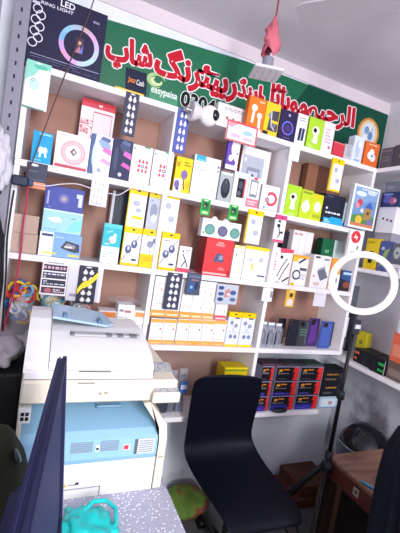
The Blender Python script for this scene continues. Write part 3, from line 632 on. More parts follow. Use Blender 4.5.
carton('speaker_box', 'narrow black box left of the plain white ribbed carton', 'box', b, '#2a2730', art=(('r', .2, .1, .4, .9, '#3a3742'),))
b = (1.4571,1.5886,0.015,0.060,1.4205,0.1966)
carton('power_bank_box', 'white box with a slanted grey power adapter picture', 'box', b, '#eceaed', art=(('p', [(.3, .5), (.7, .62), (.95, .35), (.55, .22)], '#6f7582'), ('p', [(.3, .5), (.7, .62), (.74, .7), (.36, .58)], '#9aa0ac'), ('r', .08, .9, .35, .96, '#4a4c58'), ('r', .6, .86, .9, .92, '#8a8c98'), ('c', .15, .35, .06, '#d8a06a'), ('e', .35, .12, .2, .06, '#d8c4c0')))
b = (1.5996,1.7880,0.130,0.060,1.4205,0.3082)
carton('tea_box', 'dark green box with a pale teal end behind the slanted adapter box', 'box', b, '#1f6a48', side='#154a34', art=(('p', [(.55, 0), (1, 0), (1, 1), (.5, 1)], '#d4e6e4'), ('p', [(.55, 0), (1, 0), (1, .4), (.7, .5)], '#6ab4b0'), ('g', .15, .55, .4, .8, '#8ac4a0', 2)))
b = (1.6009,1.6820,0.020,0.060,1.4205,0.1930)
carton('charger_box', 'orange and white box seen just left of the glowing ring', 'box', b, '#e79a3c', art=(('r', 0, 0, 1, .5, '#ece8e8'), ('r', .2, .6, .8, .75, '#6a4a24'), ('e', .5, .3, .3, .12, '#8a8c98')))
b = (1.6975,1.7899,0.020,0.060,1.4205,0.1278)
carton('mouse_box', 'blue box with a dark red picture seen through the ring', 'box', b, '#34548c', art=(('p', [(0, 0), (1, 0), (1, .4), (0, .6)], '#33262c'), ('e', .5, .3, .3, .16, '#8a4a3a'), ('r', .1, .8, .9, .92, '#b8d0ec')))
# hanging from this board
b = (-0.0008,0.1064,-0.006,0.006,1.2518,0.1510)
carton('sticker_sheet', 'black, white and dark red printed sheet hanging over the copier', 'sheet', b, '#e6e4e8', art=(('r', .05, .72, .95, .9, '#2e2a36'), ('g', .05, .74, .95, .88, '#c8a0b0', 1), ('r', .05, .5, .95, .68, '#3e3c4e'), ('g', .1, .5, .95, .66, '#c4c8d4', 2), ('r', .05, .28, .95, .46, '#2f303e'), ('g', .1, .3, .95, .44, '#b4b8c8', 2), ('r', .05, .06, .95, .24, '#4a3440'), ('e', .3, .14, .14, .07, '#b06070'), ('g', .5, .08, .95, .2, '#d4d0d8', 2), ('g', .2, .93, .8, .98, '#4a4654', 1)))
b = (0.1076,0.2580,-0.005,0.005,1.2343,0.1642)
carton('backing_sheet', 'pale lilac plastic sheet hanging behind the black card with yellow ribbon', 'sheet', b, '#c9c6d2', rough=.3, art=(('r', .1, .12, .3, .2, '#8a88a4'), ('r', .0, .96, 1, 1, '#e4e2ea'), ('r', .92, 0, 1, 1, '#e2e0e8')))
b = (0.1515,0.2325,-0.013,0.007,1.2259,0.1740)
rc = blob_card('plug_blister_card', 'black card with white plugs crossed by a yellow ribbon, above the copier', b, '#2c2f40', '#e6e4e8', 5, 2, 'blister cards of white plugs')
w = b[1]-b[0]; h = b[5]; mb = MB()
pp = [(-w*.5, .25), (-.25*w, .42), (.1*w, .5), (.5*w, .72)]
vs = []
for x, z in pp: vs += [(x, -.0195, z*h), (x, -.0195, z*h + .028)]
for i in range(3):
    a = vs[2*i:2*i+4]; mb.face([a[0], a[2], a[3], a[1]], M('#efcf28', .4))
    mb.face([(p_[0], -.018, p_[2]) for p_ in (a[1], a[3], a[2], a[0])], M('#d8b820', .4))
o = mb.build('ribbon', rc); o['label'] = 'yellow diagonal ribbon'
b = (0.5672,0.6468,-0.007,0.007,1.2281,0.1854)
blob_card('plug_blister_card', 'dark grey card with ten white plugs hanging over the white boxes', b, '#3c4054', '#e8e6ea', 5, 2, 'blister cards of white plugs')
b = (0.6703,0.7457,-0.016,0.012,1.3125,0.1115)
carton('memory_card_pack', 'small slate-blue pack hanging over the white boxes', 'pack', b, '#4a5268', art=(('r', .15, .15, .6, .6, '#37598c'), ('e', .7, .45, .14, .2, '#2f3648'), ('r', .1, .8, .9, .9, '#6c7488'), ('c', .35, .36, .1, '#8ab0dc'), ('r', .3, .66, .8, .72, '#a06a78')))
b = (0.8491,0.9762,-0.006,0.006,1.2794,0.1056)
carton('keyring_pack', 'clear pack with navy and coral bits hanging above yellow-topped packs', 'pack', b, '#b9c0cf', rough=.2, art=(('e', .18, .8, .13, .1, '#3c5080'), ('e', .2, .5, .14, .1, '#41578a'), ('e', .2, .22, .14, .1, '#33466e'), ('p', [(.35, .3), (.6, .4), (.58, .8), (.38, .7)], '#c8847c'), ('e', .75, .6, .15, .12, '#4a5c88'), ('e', .78, .25, .14, .1, '#5a6a92'), ('e', .55, .5, .08, .06, '#e8e2e4')))
b = (1.1292,1.1963,-0.007,0.007,1.3136,0.0762)
carton('price_tag', 'blank white paper tag hung under the second shelf by the middle upright', 'tag', b, '#edeaee', art=(('r', .75, .3, .95, .8, '#8a8a90'),))
b = (1.2891,1.3500,-0.008,0.008,1.2937,0.1026)
carton('battery_pack', 'small orange-yellow hanging pack with white label under the cable boxes', 'pack', b, '#e8b840', art=(('r', .2, .08, .8, .45, '#f0e0dc'), ('c', .55, .68, .2, '#4a3a2a'), ('r', .3, .86, .8, .93, '#f6e6a0')))
b = (1.4924,1.5811,-0.006,0.006,1.3125,0.0821)
carton('price_tag', 'blank white paper tag hung under the slanted adapter box', 'tag', b, '#e4e2e8', art=(('r', .1, .85, .9, .9, '#cfccd4'),))
b = (1.6619,1.7723,-0.022,0.022,1.6428,0.1535)
carton('sim_pack', 'white hanging box with a round red badge on the right upright', 'pack', b, '#efedf0', art=(('c', .42, .76, .34, '#d8363c'), ('r', .27, .72, .57, .77, '#f6ecec'), ('r', .34, .72, .4, .86, '#f6ecec'), ('r', .46, .64, .52, .80, '#f6ecec'), ('r', .6, .28, .7, .42, '#5a5660'), ('g', .2, .1, .5, .2, '#a8a4ac', 2)))

# ================================================================ THIRD SHELF DOWN (shelf D)
OR = '#f0a044'
def wbox(name, label, b, group):
    carton(name, label, 'box', b, '#f2f0f0', side='#e2dedf', group=group, art=(('r', 0, .0, 1, .16, OR), ('r', 0, .84, 1, .98, '#f0ac50'), ('r', .03, .46, .97, .475, '#d4d0d2'), ('g', .2, .7, .7, .76, '#c4c0c6', 1), ('g', .1, .2, .6, .28, '#c8c4ca', 1), ('e', .78, .6, .07, .04, '#d0683c'), ('r', .95, 0, 1, 1, '#b9b4ba'), ('g', .15, .03, .85, .09, '#f6dcb4', 1)))
WG = 'white boxes with orange bands, lower row'
b = (0.5263,0.5950,0.020,0.080,1.0410,0.1304)
wbox('charger_box', 'white box with orange bands, lower row, leftmost by the upright', b, WG)
b = (0.5956,0.6650,0.020,0.080,1.0410,0.1320)
wbox('charger_box', 'white box with orange bands, lower row, second from the left', b, WG)
b = (0.6683,0.7375,0.020,0.080,1.0410,0.1363)
wbox('charger_box', 'white box with orange bands, lower row, third from the left', b, WG)
b = (0.7375,0.8123,0.020,0.080,1.0410,0.1380)
wbox('charger_box', 'white box with orange bands, lower row, third from the right', b, WG)
b = (0.8123,0.8835,0.020,0.080,1.0410,0.1397)
wbox('charger_box', 'white box with orange bands, lower row, second from the right', b, WG)
b = (0.8835,0.9562,0.020,0.080,1.0410,0.1439)
wbox('charger_box', 'white box with orange bands, lower row, beside the yellow-topped pack', b, WG)
def ubox(label, b, red=False):
    carton('charger_box', label, 'box', b, '#f3f1f1', side='#e2dedf', group='white boxes with orange bands, upper row', art=(('r', 0, 0, 1, .17, '#d9586a' if red else OR), ('r', .02, .5, .98, .515, '#cfcbce'), ('r', .955, 0, 1, 1, '#b4aeb4'), ('g', .12, .3, .6, .36, '#c8c4ca', 1), ('e', .75, .3, .04, .03, '#d0683c'), ('g', .15, .8, .7, .86, '#cac6cc', 1), ('e', .5, .68, .08, .05, '#e4c4a8'), ('r', .1, .04, .9, .09, '#f2cfd4' if red else '#f6dcb4')))
for_rows = [(0.5171,0.5944,0.020,0.080,1.1722,0.2159), (0.5951,0.6671,0.020,0.080,1.1738,0.2149), (0.6704,0.7314,0.020,0.080,1.1781,0.2126), (0.7314,0.7973,0.020,0.080,1.1798,0.2120), (0.7973,0.8645,0.020,0.080,1.1815,0.2116)]
names_u = ['white box, upper row, leftmost beside the copier-side upright', 'white box, upper row, behind the ten-plug grey card', 'white box, upper row, behind the slate-blue hanging pack', 'white box, upper row, right of the slate-blue hanging pack', 'white box, upper row, behind the clear pack with coral bits']
zt = max(q[4] for q in for_rows)
for l, q in zip(names_u, for_rows): ubox(l, (q[0], q[1], q[2], q[3], zt, min(q[5], 1.385 - zt)))
b = (0.8708,0.9437,0.020,0.080,1.1857,0.1693)
ubox('white box with red band at its foot, upper row, rightmost', (b[0], b[1], b[2], b[3], zt, b[5]), True)
grey_art = (('e', .3, .7, .13, .06, '#7c88aa'), ('e', .65, .62, .14, .06, '#8a94b0'), ('l', [(.3, .7), (.45, .45), (.65, .62)], .03, '#a8b0c4'), ('e', .35, .3, .13, .06, '#7484aa'), ('e', .7, .3, .13, .06, '#7c8ab0'), ('r', .5, .82, .85, .87, '#4a4e62'), ('r', .0, .0, 1, .07, '#ecd02c'), ('g', .1, .4, .9, .46, '#c2c8d4', 1))
b = (0.9563,1.0351,0.012,0.020,1.0410,0.1927)
carton('earphone_pack', 'pale grey pack with yellow top on the third shelf, beside the white boxes', 'pack', b, '#dfe3ea', art=grey_art, header=(.14, '#f0c800'), group='pale grey yellow-topped packs')
b = (1.0383,1.1257,0.012,0.020,1.0410,0.1929)
carton('earphone_pack', 'pale grey pack with yellow top on the third shelf, nearer the middle upright', 'pack', b, '#dfe3ea', art=grey_art, header=(.14, '#f0c800'), group='pale grey yellow-topped packs')
# left bay behind the copier
b = (0.2676,0.3513,0.020,0.080,1.0410,0.1518)
b = (b[0], b[1], .02, .08, 1.041, b[4] + b[5] - 1.041)
carton('charger_box', 'white box with orange band behind the copier, leftmost of three', 'box', b, '#f0eeef', art=(('r', 0, .8, .95, .97, '#e88a4a'), ('r', .0, .3, 1, .34, '#cfcbd0'), ('g', .1, .5, .6, .7, '#c4c4cc', 2)))
b = (0.3527,0.4337,0.012,0.080,1.0410,0.1891)
b = (b[0], b[1], .012, .08, 1.041, b[4] + b[5] - 1.041)
carton('charger_box', 'taller white box with small blue and dark pictures behind the copier', 'box', b, '#efeff2', art=(('r', .1, .82, .35, .88, '#8a8c98'), ('r', .4, .8, .8, .86, '#c06a6a'), ('e', .35, .45, .14, .06, '#4a84c0'), ('e', .65, .45, .14, .06, '#2f3648'), ('g', .1, .6, .9, .7, '#a8acb8', 2), ('r', 0, .02, 1, .06, '#c8c8d0')))
b = (0.4372,0.5159,0.020,0.080,1.0410,0.1635)
b = (b[0], b[1], .02, .08, 1.041, b[4] + b[5] - 1.041)
carton('charger_box', 'white box with orange band behind the copier, next to the upright', 'box', b, '#f0eeef', art=(('r', .05, .8, .98, .95, '#eda05a'), ('g', .1, .5, .6, .7, '#c4c4cc', 2), ('r', .9, .1, 1, .6, '#4a4a54')))
# phones and clear packs in the right bay
def clear_pack(label, b, dark):
    a0, a1, f, d, z0, h = b; w = a1 - a0
    o = carton('earphone_pack', label, 'pack', (a0, a1, f + d - .004, .004, z0, h), '#868da0', group='clear earphone packs', art=(('r', .05, .88, .95, .98, '#e4e6ec'),))
    mb = MB()
    mb.tube([(-w*.3, -.012, h*.1), (-w*.3, -.012, h*.55), (0, -.012, h*.7), (w*.3, -.012, h*.55), (w*.3, -.012, h*.1)], .006, M(dark, .4), 8)
    mb.ellip((0, -.010, h*.42), (w*.24, .008, h*.2), M('#5a6074', .3), 12, 8)
    mb.build('earphones', o)
    mb = MB(); mb.box(-w*.46, w*.46, -.022, -.0195, .002, h*.82, M('#e6ebf4', .12, alpha=.12)); mb.build('plastic_cover', o)
b = (1.1849,1.2329,0.020,0.030,1.0410,0.1466)
clear_pack('clear plastic earphone pack by the middle upright', b, '#2c3040')
b = (1.2398,1.2888,0.020,0.030,1.0410,0.1438)
clear_pack('clear plastic earphone pack, middle of the three before the black phones', b, '#343a4e')
b = (1.2958,1.3388,0.020,0.030,1.0410,0.1407)
clear_pack('clear plastic earphone pack touching the black phone', b, '#2c3040')
def phone(label, b, col, art=(), group='phones standing on the third shelf'):
    o = carton('phone', label, 'phone', b, col, art=art, rough=.25, bev=.003, group=group)
    w = abs(b[1]-b[0]); h = b[5]
    mb = MB(); mb.box(-w*.36, w*.02, -b[3]/2 - .0025, -b[3]/2, h*.78, h*.95, M('#1a1b22', .2), .001); mb.build('camera_bump', o)
b = (1.3562,1.4055,0.100,0.012,1.0410,0.1588)
phone('black phone standing behind the clear packs', b, '#1c1c24')
b = (1.4012,1.4727,0.060,0.012,1.0410,0.1666)
phone('plain black phone beside the clear packs', b, '#20222c', (('r', .1, .1, .9, .9, '#262936'),))
b = (1.4765,1.5498,0.060,0.012,1.0410,0.1649)
phone('dark grey phone with green lettering on its back', b, '#3a4048', (('g', .2, .4, .8, .7, '#5a8a70', 3), ('r', .8, .05, .95, .95, '#5d626c')))
b = (1.5643,1.6441,0.070,0.012,1.0410,0.1804)
phone('bright purple phone between the dark grey and blue phones', b, '#4c3270', (('p', [(.1, .1), (.9, .2), (.7, .9), (.2, .8)], '#613c8c'),))
b = (1.6343,1.7238,0.040,0.012,1.0410,0.1738)
phone('bright blue phone beside the purple one', b, '#4058a6', (('r', .1, .08, .9, .9, '#4c64b2'),))
b = (1.7718,1.8320,0.080,0.012,1.0410,0.1631)
phone('dark teal phone next to the blue one', b, '#26323e')
b = (1.7747,1.8342,0.020,0.020,1.0410,0.0820)
carton('charger', 'small dark grey charger block at the end of the phone shelf', 'charger', b, '#4a4c56', art=(('r', .2, .2, .8, .7, '#61636e'),))

# ================================================================ LOWEST SHELF (shelf E)
b = (0.9868,1.1354,0.030,0.100,0.6520,0.2746)
b = (b[0] + .01, b[1] + .01, .03, .10, .652, .262)
carton('toner_box', 'bright yellow box with a small black smile on the lowest shelf', 'box', b, '#ecd21a', side='#c9ad14', top='#d8bd1a', art=(('r', 0, .92, 1, .96, '#7d9a2a'), ('l', [(.55, .72), (.63, .66), (.72, .66), (.8, .72)], .04, '#2a2a1c'), ('c', .55, .74, .03, '#2a2a1c'), ('c', .8, .74, .03, '#2a2a1c'), ('r', .05, .1, .5, .3, '#d2b618')))
def bag_pack(label, b, cols, group='clear bags of dark cables'):
    a0, a1, f, d, z0, h = b; w = a1 - a0
    o = empty('cable_bag', ((a0+a1)/2, f + d/2, z0), label, 'bag', group)
    rr = random.Random(int(a0*1000)); mb = MB()
    for k in range(5):
        x = (k - 2) * w*.17
        mb.tube([(x, 0, .006), (x + rr.uniform(-.01, .01), rr.uniform(-.008, .008), h*.35), (x + rr.uniform(-.015, .015), 0, h*.62), (x*.4, 0, h*.86)], .0075, M(cols[k % len(cols)], .4), 7)
    mb.build('cables', o)
    mb = MB(); n = 14
    rings = []
    for j, (t, s, dd) in enumerate(((0, .92, .8), (.1, 1, 1), (.45, 1, 1), (.75, .95, .7), (.92, .8, .25), (1, .85, .12))):
        rings.append([mb.bm.verts.new((w/2*s*math.cos(2*math.pi*i/n)*(1 + .06*rr.uniform(-1, 1)), d/2*dd*math.sin(2*math.pi*i/n)*(1 + .1*rr.uniform(-1, 1)), h*t)) for i in range(n)])
    k = mb.mi(M('#cfd8e6', .1, alpha=.2))
    for A, B in zip(rings, rings[1:]):
        for i in range(n):
            f_ = mb.bm.faces.new((A[i], A[(i+1) % n], B[(i+1) % n], B[i])); f_.material_index = k
    mb.build('plastic_bag', o)
    return o
b = (0.6910,0.7334,0.030,0.050,0.6520,0.2250)
bag_pack('clear bag of dark cables behind the copier keypad', (b[0], b[1], .03, .05, .6525, .235), ['#30364a', '#454c62', '#252a3a'])
b = (0.7345,0.7894,0.030,0.050,0.6520,0.2471)
o = bag_pack('clear bag of dark cables with blue label beside the chair', (b[0], b[1], .03, .05, .6525, .245), ['#343c52', '#5a6482', '#262b3a'])
mb = MB(); mb.box(-.02, .025, -.028, -.0265, .12, .18, M('#3f70b8', .4)); mb.box(-.015, .02, -.0285, -.0282, .14, .165, M('#d4e0f0', .4)); mb.build('paper_label', o)
b = (0.6393,0.6898,0.050,0.080,0.6520,0.0953)
carton('battery_box', 'dark grey box half hidden by the copier keypad on the lowest shelf', 'box', (b[0], b[1], .05, .08, .652, .11), '#3a3d4a', art=(('r', .1, .5, .9, .8, '#4a4e5e'),))
def amp_art(i=0, j=0):
    low = ((('r', .0, .0, .74, .34, '#35339a'), ('p', [(.0, .34), (.74, .34), (.5, .46), (.1, .42)], '#27255e')), (('r', .0, .0, .5, .26, '#33318c'), ('r', .86, .0, 1, .5, '#35339a')) if j == 0 else (('r', .0, .0, .74, .24, '#2d2b7c') if j == 1 else ('r', .0, .0, .7, .10, '#2c2c44'),), (('r', .0, .0, .7, .08, '#2a2a38'),))[i]
    return low + (('p', [(.72, .62), (.80, .95), (.97, .95), (.97, .06), (.76, .06), (.76, .2), (.82, .2), (.82, .62)], '#e2302c'), ('r', .74, .28, .82, .52, '#8c1c20'), ('e', .2, .72, .08, .09, '#e08a2c'), ('r', .3, .74, .56, .82, '#d8842a'), ('g', .1, .48, .6, .6, '#a8a09c', 2), ('r', .02, .94, .98, 1, '#8d88a4'), ('r', .985, 0, 1, 1, '#b8b4cc'), ('r', 0, 0, .012, 1, '#b8b4cc'),('r', .1, .13, .5, .19, '#5a55b8' if i < 2 else '#4a4652'))
cols3 = [(1.2342,1.3179,0.020,0.100,0.6520,0.2833), (1.3352,1.5055,0.020,0.100,0.6520,0.2877), (1.5164,1.6927,0.020,0.100,0.6520,0.2928)]
rowname = ['bottom', 'middle', 'top']; colname = ['left column', 'middle column', 'right column']
hh = .0915
for i in range(3):
    for j, q in enumerate(cols3):
        a0 = q[0] if j else q[0] + .0
        carton('amplifier_box', 'black box with red numeral panel, %s row, %s' % (rowname[i], colname[j]), 'box', (a0, q[1], .02, .10, .652 + i*(hh + .0006), hh), '#14141c', side='#8a86a0', art=amp_art(i, j), group='black amplifier boxes with red panels')
zt = .652 + 3*(hh + .0006)
for (u0, u1, l, hx) in ((0, .33, 'flat dark plum packet lying on the left column of amplifier boxes', '#4a3440'), (.36, .66, 'flat dark grey packet lying on the middle column of amplifier boxes', '#3c3c44'), (.69, 1.0, 'flat dark green packet lying on the right column of amplifier boxes', '#33443e')):
    X0, X1 = cols3[0][0], cols3[2][1]
    carton('packet', l, 'packet', (X0 + u0*(X1-X0) , X0 + u1*(X1-X0), .025, .09, zt + .0003, .014), hx, art=(('g', .1, .3, .9, .7, '#6c6672', 1),))
b = (1.7063,1.8841,0.030,0.100,0.6520,0.1703)
z1 = .652 + .085
lb = (1.7102,1.8605,0.020,0.090,0.6520,0.0774)
carton('bulb_carton', 'light blue and white small box at the right end of the lowest shelf', 'box', (lb[0], lb[1], .02, .09, .652, .076), '#b4cbe0', art=(('r', .1, .15, .9, .8, '#d5e2ee'), ('r', .5, .3, .7, .6, '#b88a94'), ('r', .0, .0, 1, .1, '#7f9cc4')))
dark_art = (('g', .2, .55, .7, .75, '#c88a3a', 1), ('r', .1, .2, .5, .35, '#54505c'), ('r', .75, .1, .95, .9, '#2c2c36'))
carton('speaker_box', 'black box with gold print on the light blue box, lower of two', 'box', (b[0], b[1], .02, .10, .7288, .0915), '#1c1c24', art=dark_art, group='black boxes beside the amplifier stack')
carton('speaker_box', 'black box with gold print, top of the right-end pile on the lowest shelf', 'box', (b[0], b[1], .02, .10, .8210, .0915), '#1c1c24', art=(('g', .15, .5, .7, .7, '#b0762c', 1), ('r', .1, .2, .6, .32, '#6a5c4c'), ('c', .82, .5, .1, '#3a3a46')), group='black boxes beside the amplifier stack')
Pk = Vector([(1.396,-0.006,0.655)][0])
t = empty('speaker_puck', (Pk.x, -.0 + .012 - .0, .652), 'flat round black gadget lying in front of the amplifier boxes', 'gadget')
t.location = (Pk.x, -.0, .6525)
mb = MB(); mb.lathe([(.030, 0), (.046, .004), (.048, .012), (.040, .019), (.015, .022), (.001, .022)], M('#17181e', .3), 28, Matrix.Diagonal((1.1, .42, 1, 1))); mb.build('body', t)
mb = MB(); mb.tube([(.042*1.1*math.cos(a), .042*.42*math.sin(a), .0175) for a in [2*math.pi*j/24 for j in range(24)]], .0018, M('#3c4048', .3), 6, True); mb.build('rim', t)

# ================================================================ CORNER SHELVES ON THE RIGHT WALL
# front faces look left, towards -X
SG = 'boxes on the corner shelves'
def side_box(name, label, b, col, art=(), **k):
    return carton(name, label, k.pop('cat', 'box'), b, col, art=art, face='x', **k)
gold9 = (('n', .55, .5, .14, .09, '#c8a04a'), ('l', [(.68, .48), (.6, .2)], .06, '#c8a04a'), ('r', .1, .85, .9, .92, '#4a4652'))
b = (0.0020,-0.0780,1.810,0.120,2.1950,0.1220)
side_box('speaker_box', 'dark grey box on the top corner shelf beside the orange toy box', b, '#5a5862', (('g', .2, .3, .8, .6, '#7c7884', 2), ('r', .1, .8, .9, .9, '#76727e')))
b = (-0.0851,-0.1914,1.810,0.120,2.1950,0.1277)
side_box('speaker_box', 'dark grey box with a gold figure on the top corner shelf', b, '#4c4a54', gold9)
b0 = (-0.0302,-0.1514,1.845,0.120,1.8120,0.1476)
carton('heater_box', 'plain grey carton behind the yellow and blue packs on the middle corner shelf', 'box', (b0[0], b0[1] , 1.845, .12, 1.581, .228), '#8e8c96', art=(('r', .1, .1, .9, .9, '#9c9aa4'),), face='x')
side_box('socket_box', 'white box with three small dark round marks on the corner shelf', (b0[0] + .004, b0[1], 1.845, .12, 1.81, .155), '#dcdbe2', (('c', .35, .55, .06, '#3a3640'), ('c', .6, .5, .06, '#3a3640'), ('c', .82, .46, .06, '#3a3640'), ('c', .6, .5, .03, '#c83a4a'), ('r', .0, .94, 1, 1, '#c4c3cc')))
side_box('light_box', 'dark blue box with a pink and violet light picture on the corner shelf', (b0[0] + .002, b0[1] - .01, 1.845, .12, 1.966, .088), '#2c3866', (('e', .35, .55, .22, .3, '#5a5ca8'), ('e', .65, .4, .18, .25, '#a85a80'), ('e', .75, .4, .08, .12, '#e0a0b4'), ('r', .1, .8, .6, .92, '#7a88c0')))
side_box('adapter_box', 'flat slate grey box on top of the corner shelf pile', (b0[0] - .012, b0[1] - .02, 1.845, .12, 2.055, .062), '#6e737e', (('r', .1, .3, .5, .6, '#868b96'),))
b = (-0.0215,-0.1155,1.805,0.030,1.5810,0.1865)
side_box('camera_pack', 'yellow pack with a black round camera on the middle corner shelf', b, '#d8bc20', (('c', .5, .5, .2, '#1e1e22'), ('c', .5, .5, .1, '#4a4a50'), ('r', .35, .2, .65, .36, '#1e1e22'), ('g', .15, .82, .85, .92, '#8a7614', 1)))
b = (-0.1252,-0.1999,1.805,0.030,1.5810,0.1773)
side_box('toy_pack', 'blue and green printed pack on the middle corner shelf', b, '#49578e', (('p', [(.1, .1), (.6, .3), (.9, .75), (.5, .7)], '#8ea85a'), ('c', .3, .75, .14, '#b4bcd8'), ('e', .7, .3, .14, .1, '#303a66')))
b = (-0.2064,-0.2810,1.805,0.030,1.5810,0.1687)
side_box('webcam_pack', 'white pack with a grey gadget at the near end of the corner shelf', b, '#d4d4da', (('r', .0, .3, 1, 1, '#5e626c'), ('e', .5, .68, .28, .2, '#a9b0b4'), ('c', .5, .68, .1, '#3a3d44'), ('g', .1, .06, .9, .2, '#8a8a94', 2)))
# lowest corner shelf
def led_art(c): return (('g', .08, .55, .8, .86, c, 1), ('g', .08, .16, .75, .46, c, 1), ('r', 0, 0, 1, .05, '#4a4a54'), ('r', .9, .1, .97, .9, '#33333c'))
b = (-0.0555,-0.2702,1.860,0.100,1.0000,0.1132)
side_box('clock_box', 'black box with orange letters at the back of the lowest corner shelf', (-.055, -.19, 1.84, .14, 1.0, .085), '#1d1c24', (('g', .06, .54, .45, .86, '#ee7a2c', 1), ('g', .06, .14, .45, .44, '#ee7a2c', 1), ('r', .5, .1, .97, .9, '#2a2a32')))
side_box('clock_box', 'black box with green letters in front of the orange lettered box', (-.197, -.30, 1.82, .14, 1.0, .085), '#15161c', (('g', .55, .5, .92, .86, '#34c060', 1), ('g', .55, .1, .92, .42, '#34c060', 1), ('r', .05, .1, .5, .9, '#22242c'), ('r', .96, 0, 1, 1, '#c8ccd2')))
side_box('gift_box', 'orange-pink box at the near end of the lowest corner shelf', (-.305, -.42, 1.83, .10, 1.10, .16), '#d8694a', (('r', .1, .2, .8, .6, '#e08a70'),))
side_box('mixer_box', 'brown and grey box underneath the orange-pink box', (-.305, -.42, 1.83, .10, 1.0, .0985), '#6a5852', (('r', .1, .2, .8, .6, '#8a7a74'),))
side_box('socket_box', 'white box with grey lines on top of the orange-pink box', (-.32, -.42, 1.83, .10, 1.261, .16), '#d8d8de', (('g', .1, .2, .9, .9, '#7a7a86', 5),))
side_box('toy_box', 'yellow box with a white tube leaning in front of it on the lowest corner shelf', (.045, -.03, 1.95, .05, 1.0, .17), '#d0c02c', (('c', .5, .6, .2, '#8a8a34'), ('r', .1, .1, .9, .3, '#b4a624')))
mb = MB(); mb.tube([(0, 0, .012), (.035, .03, .25)], .011, M('#dadbe4', .35), 10); o = mb.build('lamp_tube', None, (1.85, .06, .992)); tag(o, 'white tube leaning beside the yellow box on the lowest corner shelf', 'tube')
side_box('speaker_box', 'tall black box by the right upright on the lowest corner shelf', (.235, .125, 1.86, .12, 1.0, .30), '#22232b', (('r', .2, .1, .8, .5, '#30323c'),))
side_box('projector_box', 'dark grey and silver box above the tall black one in the corner', (.235, .125, 1.86, .12, 1.301, .15), '#5c606a', (('r', .1, .1, .9, .5, '#8e949e'), ('e', .5, .3, .2, .15, '#3c4048')))

# ================================================================ RING LIGHT ON ITS STAND
RC = Vector((1.253, -.55, 1.523))
st = empty('ring_light', (1.262, -.545, 0), 'white LED ring light on a slim black tripod stand by the shelves', 'ring light')
def sb(mb, name): 
    o = mb.build(name, st); o.location = (-1.262, .545, 0); return o
d = (Vector((0, -1.7, 1.6)) - RC).normalized(); rt = d.cross(Vector((0, 0, 1))).normalized(); up = rt.cross(d)
fr = Matrix((tuple(rt) + (RC.x,), tuple(up) + (RC.y,), tuple(d) + (RC.z,), (0, 0, 0, 1)))
fr = Matrix(((rt.x, up.x, d.x, RC.x), (rt.y, up.y, d.y, RC.y), (rt.z, up.z, d.z, RC.z), (0, 0, 0, 1)))
def ring(prof, m, n=56):
    mb = MB(); k = mb.mi(m); rings = []
    for j in range(n):
        a = 2*math.pi*j/n
        rings.append([mb.bm.verts.new(fr @ Vector((r*math.cos(a), r*math.sin(a), z))) for r, z in prof])
    for j in range(n):
        A, B = rings[j], rings[(j+1) % n]
        for i in range(len(prof)):
            f = mb.bm.faces.new((A[i], A[(i+1) % len(prof)], B[(i+1) % len(prof)], B[i])); f.material_index = k; f.smooth = True
    return mb
sb(ring([(.108, .002), (.110, .009), (.118, .012), (.127, .012), (.135, .009), (.137, .002)], M('#f3f1f1', .35, emit=.08)), 'light_diffuser')
sb(ring([(.108, .0015), (.137, .0015), (.137, -.012), (.130, -.018), (.115, -.018), (.108, -.012)], M('#e9e8ea', .4)), 'ring_housing')
B0 = fr @ Vector((0, -.137, -.006))
mb = MB(); mb.tube([B0, B0 - up*.02, Vector((1.262, -.545, 1.34))], .009, M('#23242a', .4), 10); mb.ellip((1.262, -.545, 1.345), (.014, .014, .016), M('#23242a', .4)); sb(mb, 'ball_joint')
mb = MB(); mb.box(1.240, 1.284, -.562, -.550, 1.30, 1.365, M('#22242a', .4), .003); mb.box(1.246, 1.278, -.566, -.5615, 1.325, 1.345, M('#b8b8c0', .4), .001); sb(mb, 'phone_clamp')
blk = M('#16171c', .35)
mb = MB(); mb.tube([(1.262, -.545, .70), (1.262, -.545, 1.335)], [.0095, .0075], blk, 10); sb(mb, 'upper_pole')
mb = MB(); mb.tube([(1.262, -.545, .12), (1.262, -.545, .74)], .0105, blk, 10); sb(mb, 'lower_pole')
for z in (.74, 1.02):
    mb = MB(); mb.lathe([(.010, 0), (.017, .004), (.017, .036), (.010, .04)], M('#22242b', .4), 14, Matrix.Translation((1.262, -.545, z - .02))); mb.tube([(1.262, -.545, z), (1.232, -.565, z)], .006, M('#22242b', .4), 8); sb(mb, 'clamp_collar')
mb = MB(); mb.lathe([(.012, 0), (.024, .004), (.024, .045), (.012, .05)], M('#1c1d24', .4), 14, Matrix.Translation((1.262, -.545, .66))); sb(mb, 'hub')
for ang, RL in ((76, .50), (104, .44), (222, .44)):
    a = math.radians(ang); dx, dy = math.cos(a), math.sin(a)
    mb = MB(); mb.tube([(1.262 + .02*dx, -.545 + .02*dy, .685), (1.262 + RL*dx, -.545 + RL*dy, .016)], .009, blk, 8); mb.tube([(1.262 + .56*RL*dx, -.545 + .56*RL*dy, .325), (1.262, -.545, .20)], .005, blk, 6)
    o = sb(mb, 'leg')
    ft = MB(); ft.ellip((1.262 + RL*dx, -.545 + RL*dy, .014), (.016, .016, .014), M('#0e0f12', .6), 10, 6); f_ = ft.build('rubber_foot', o)

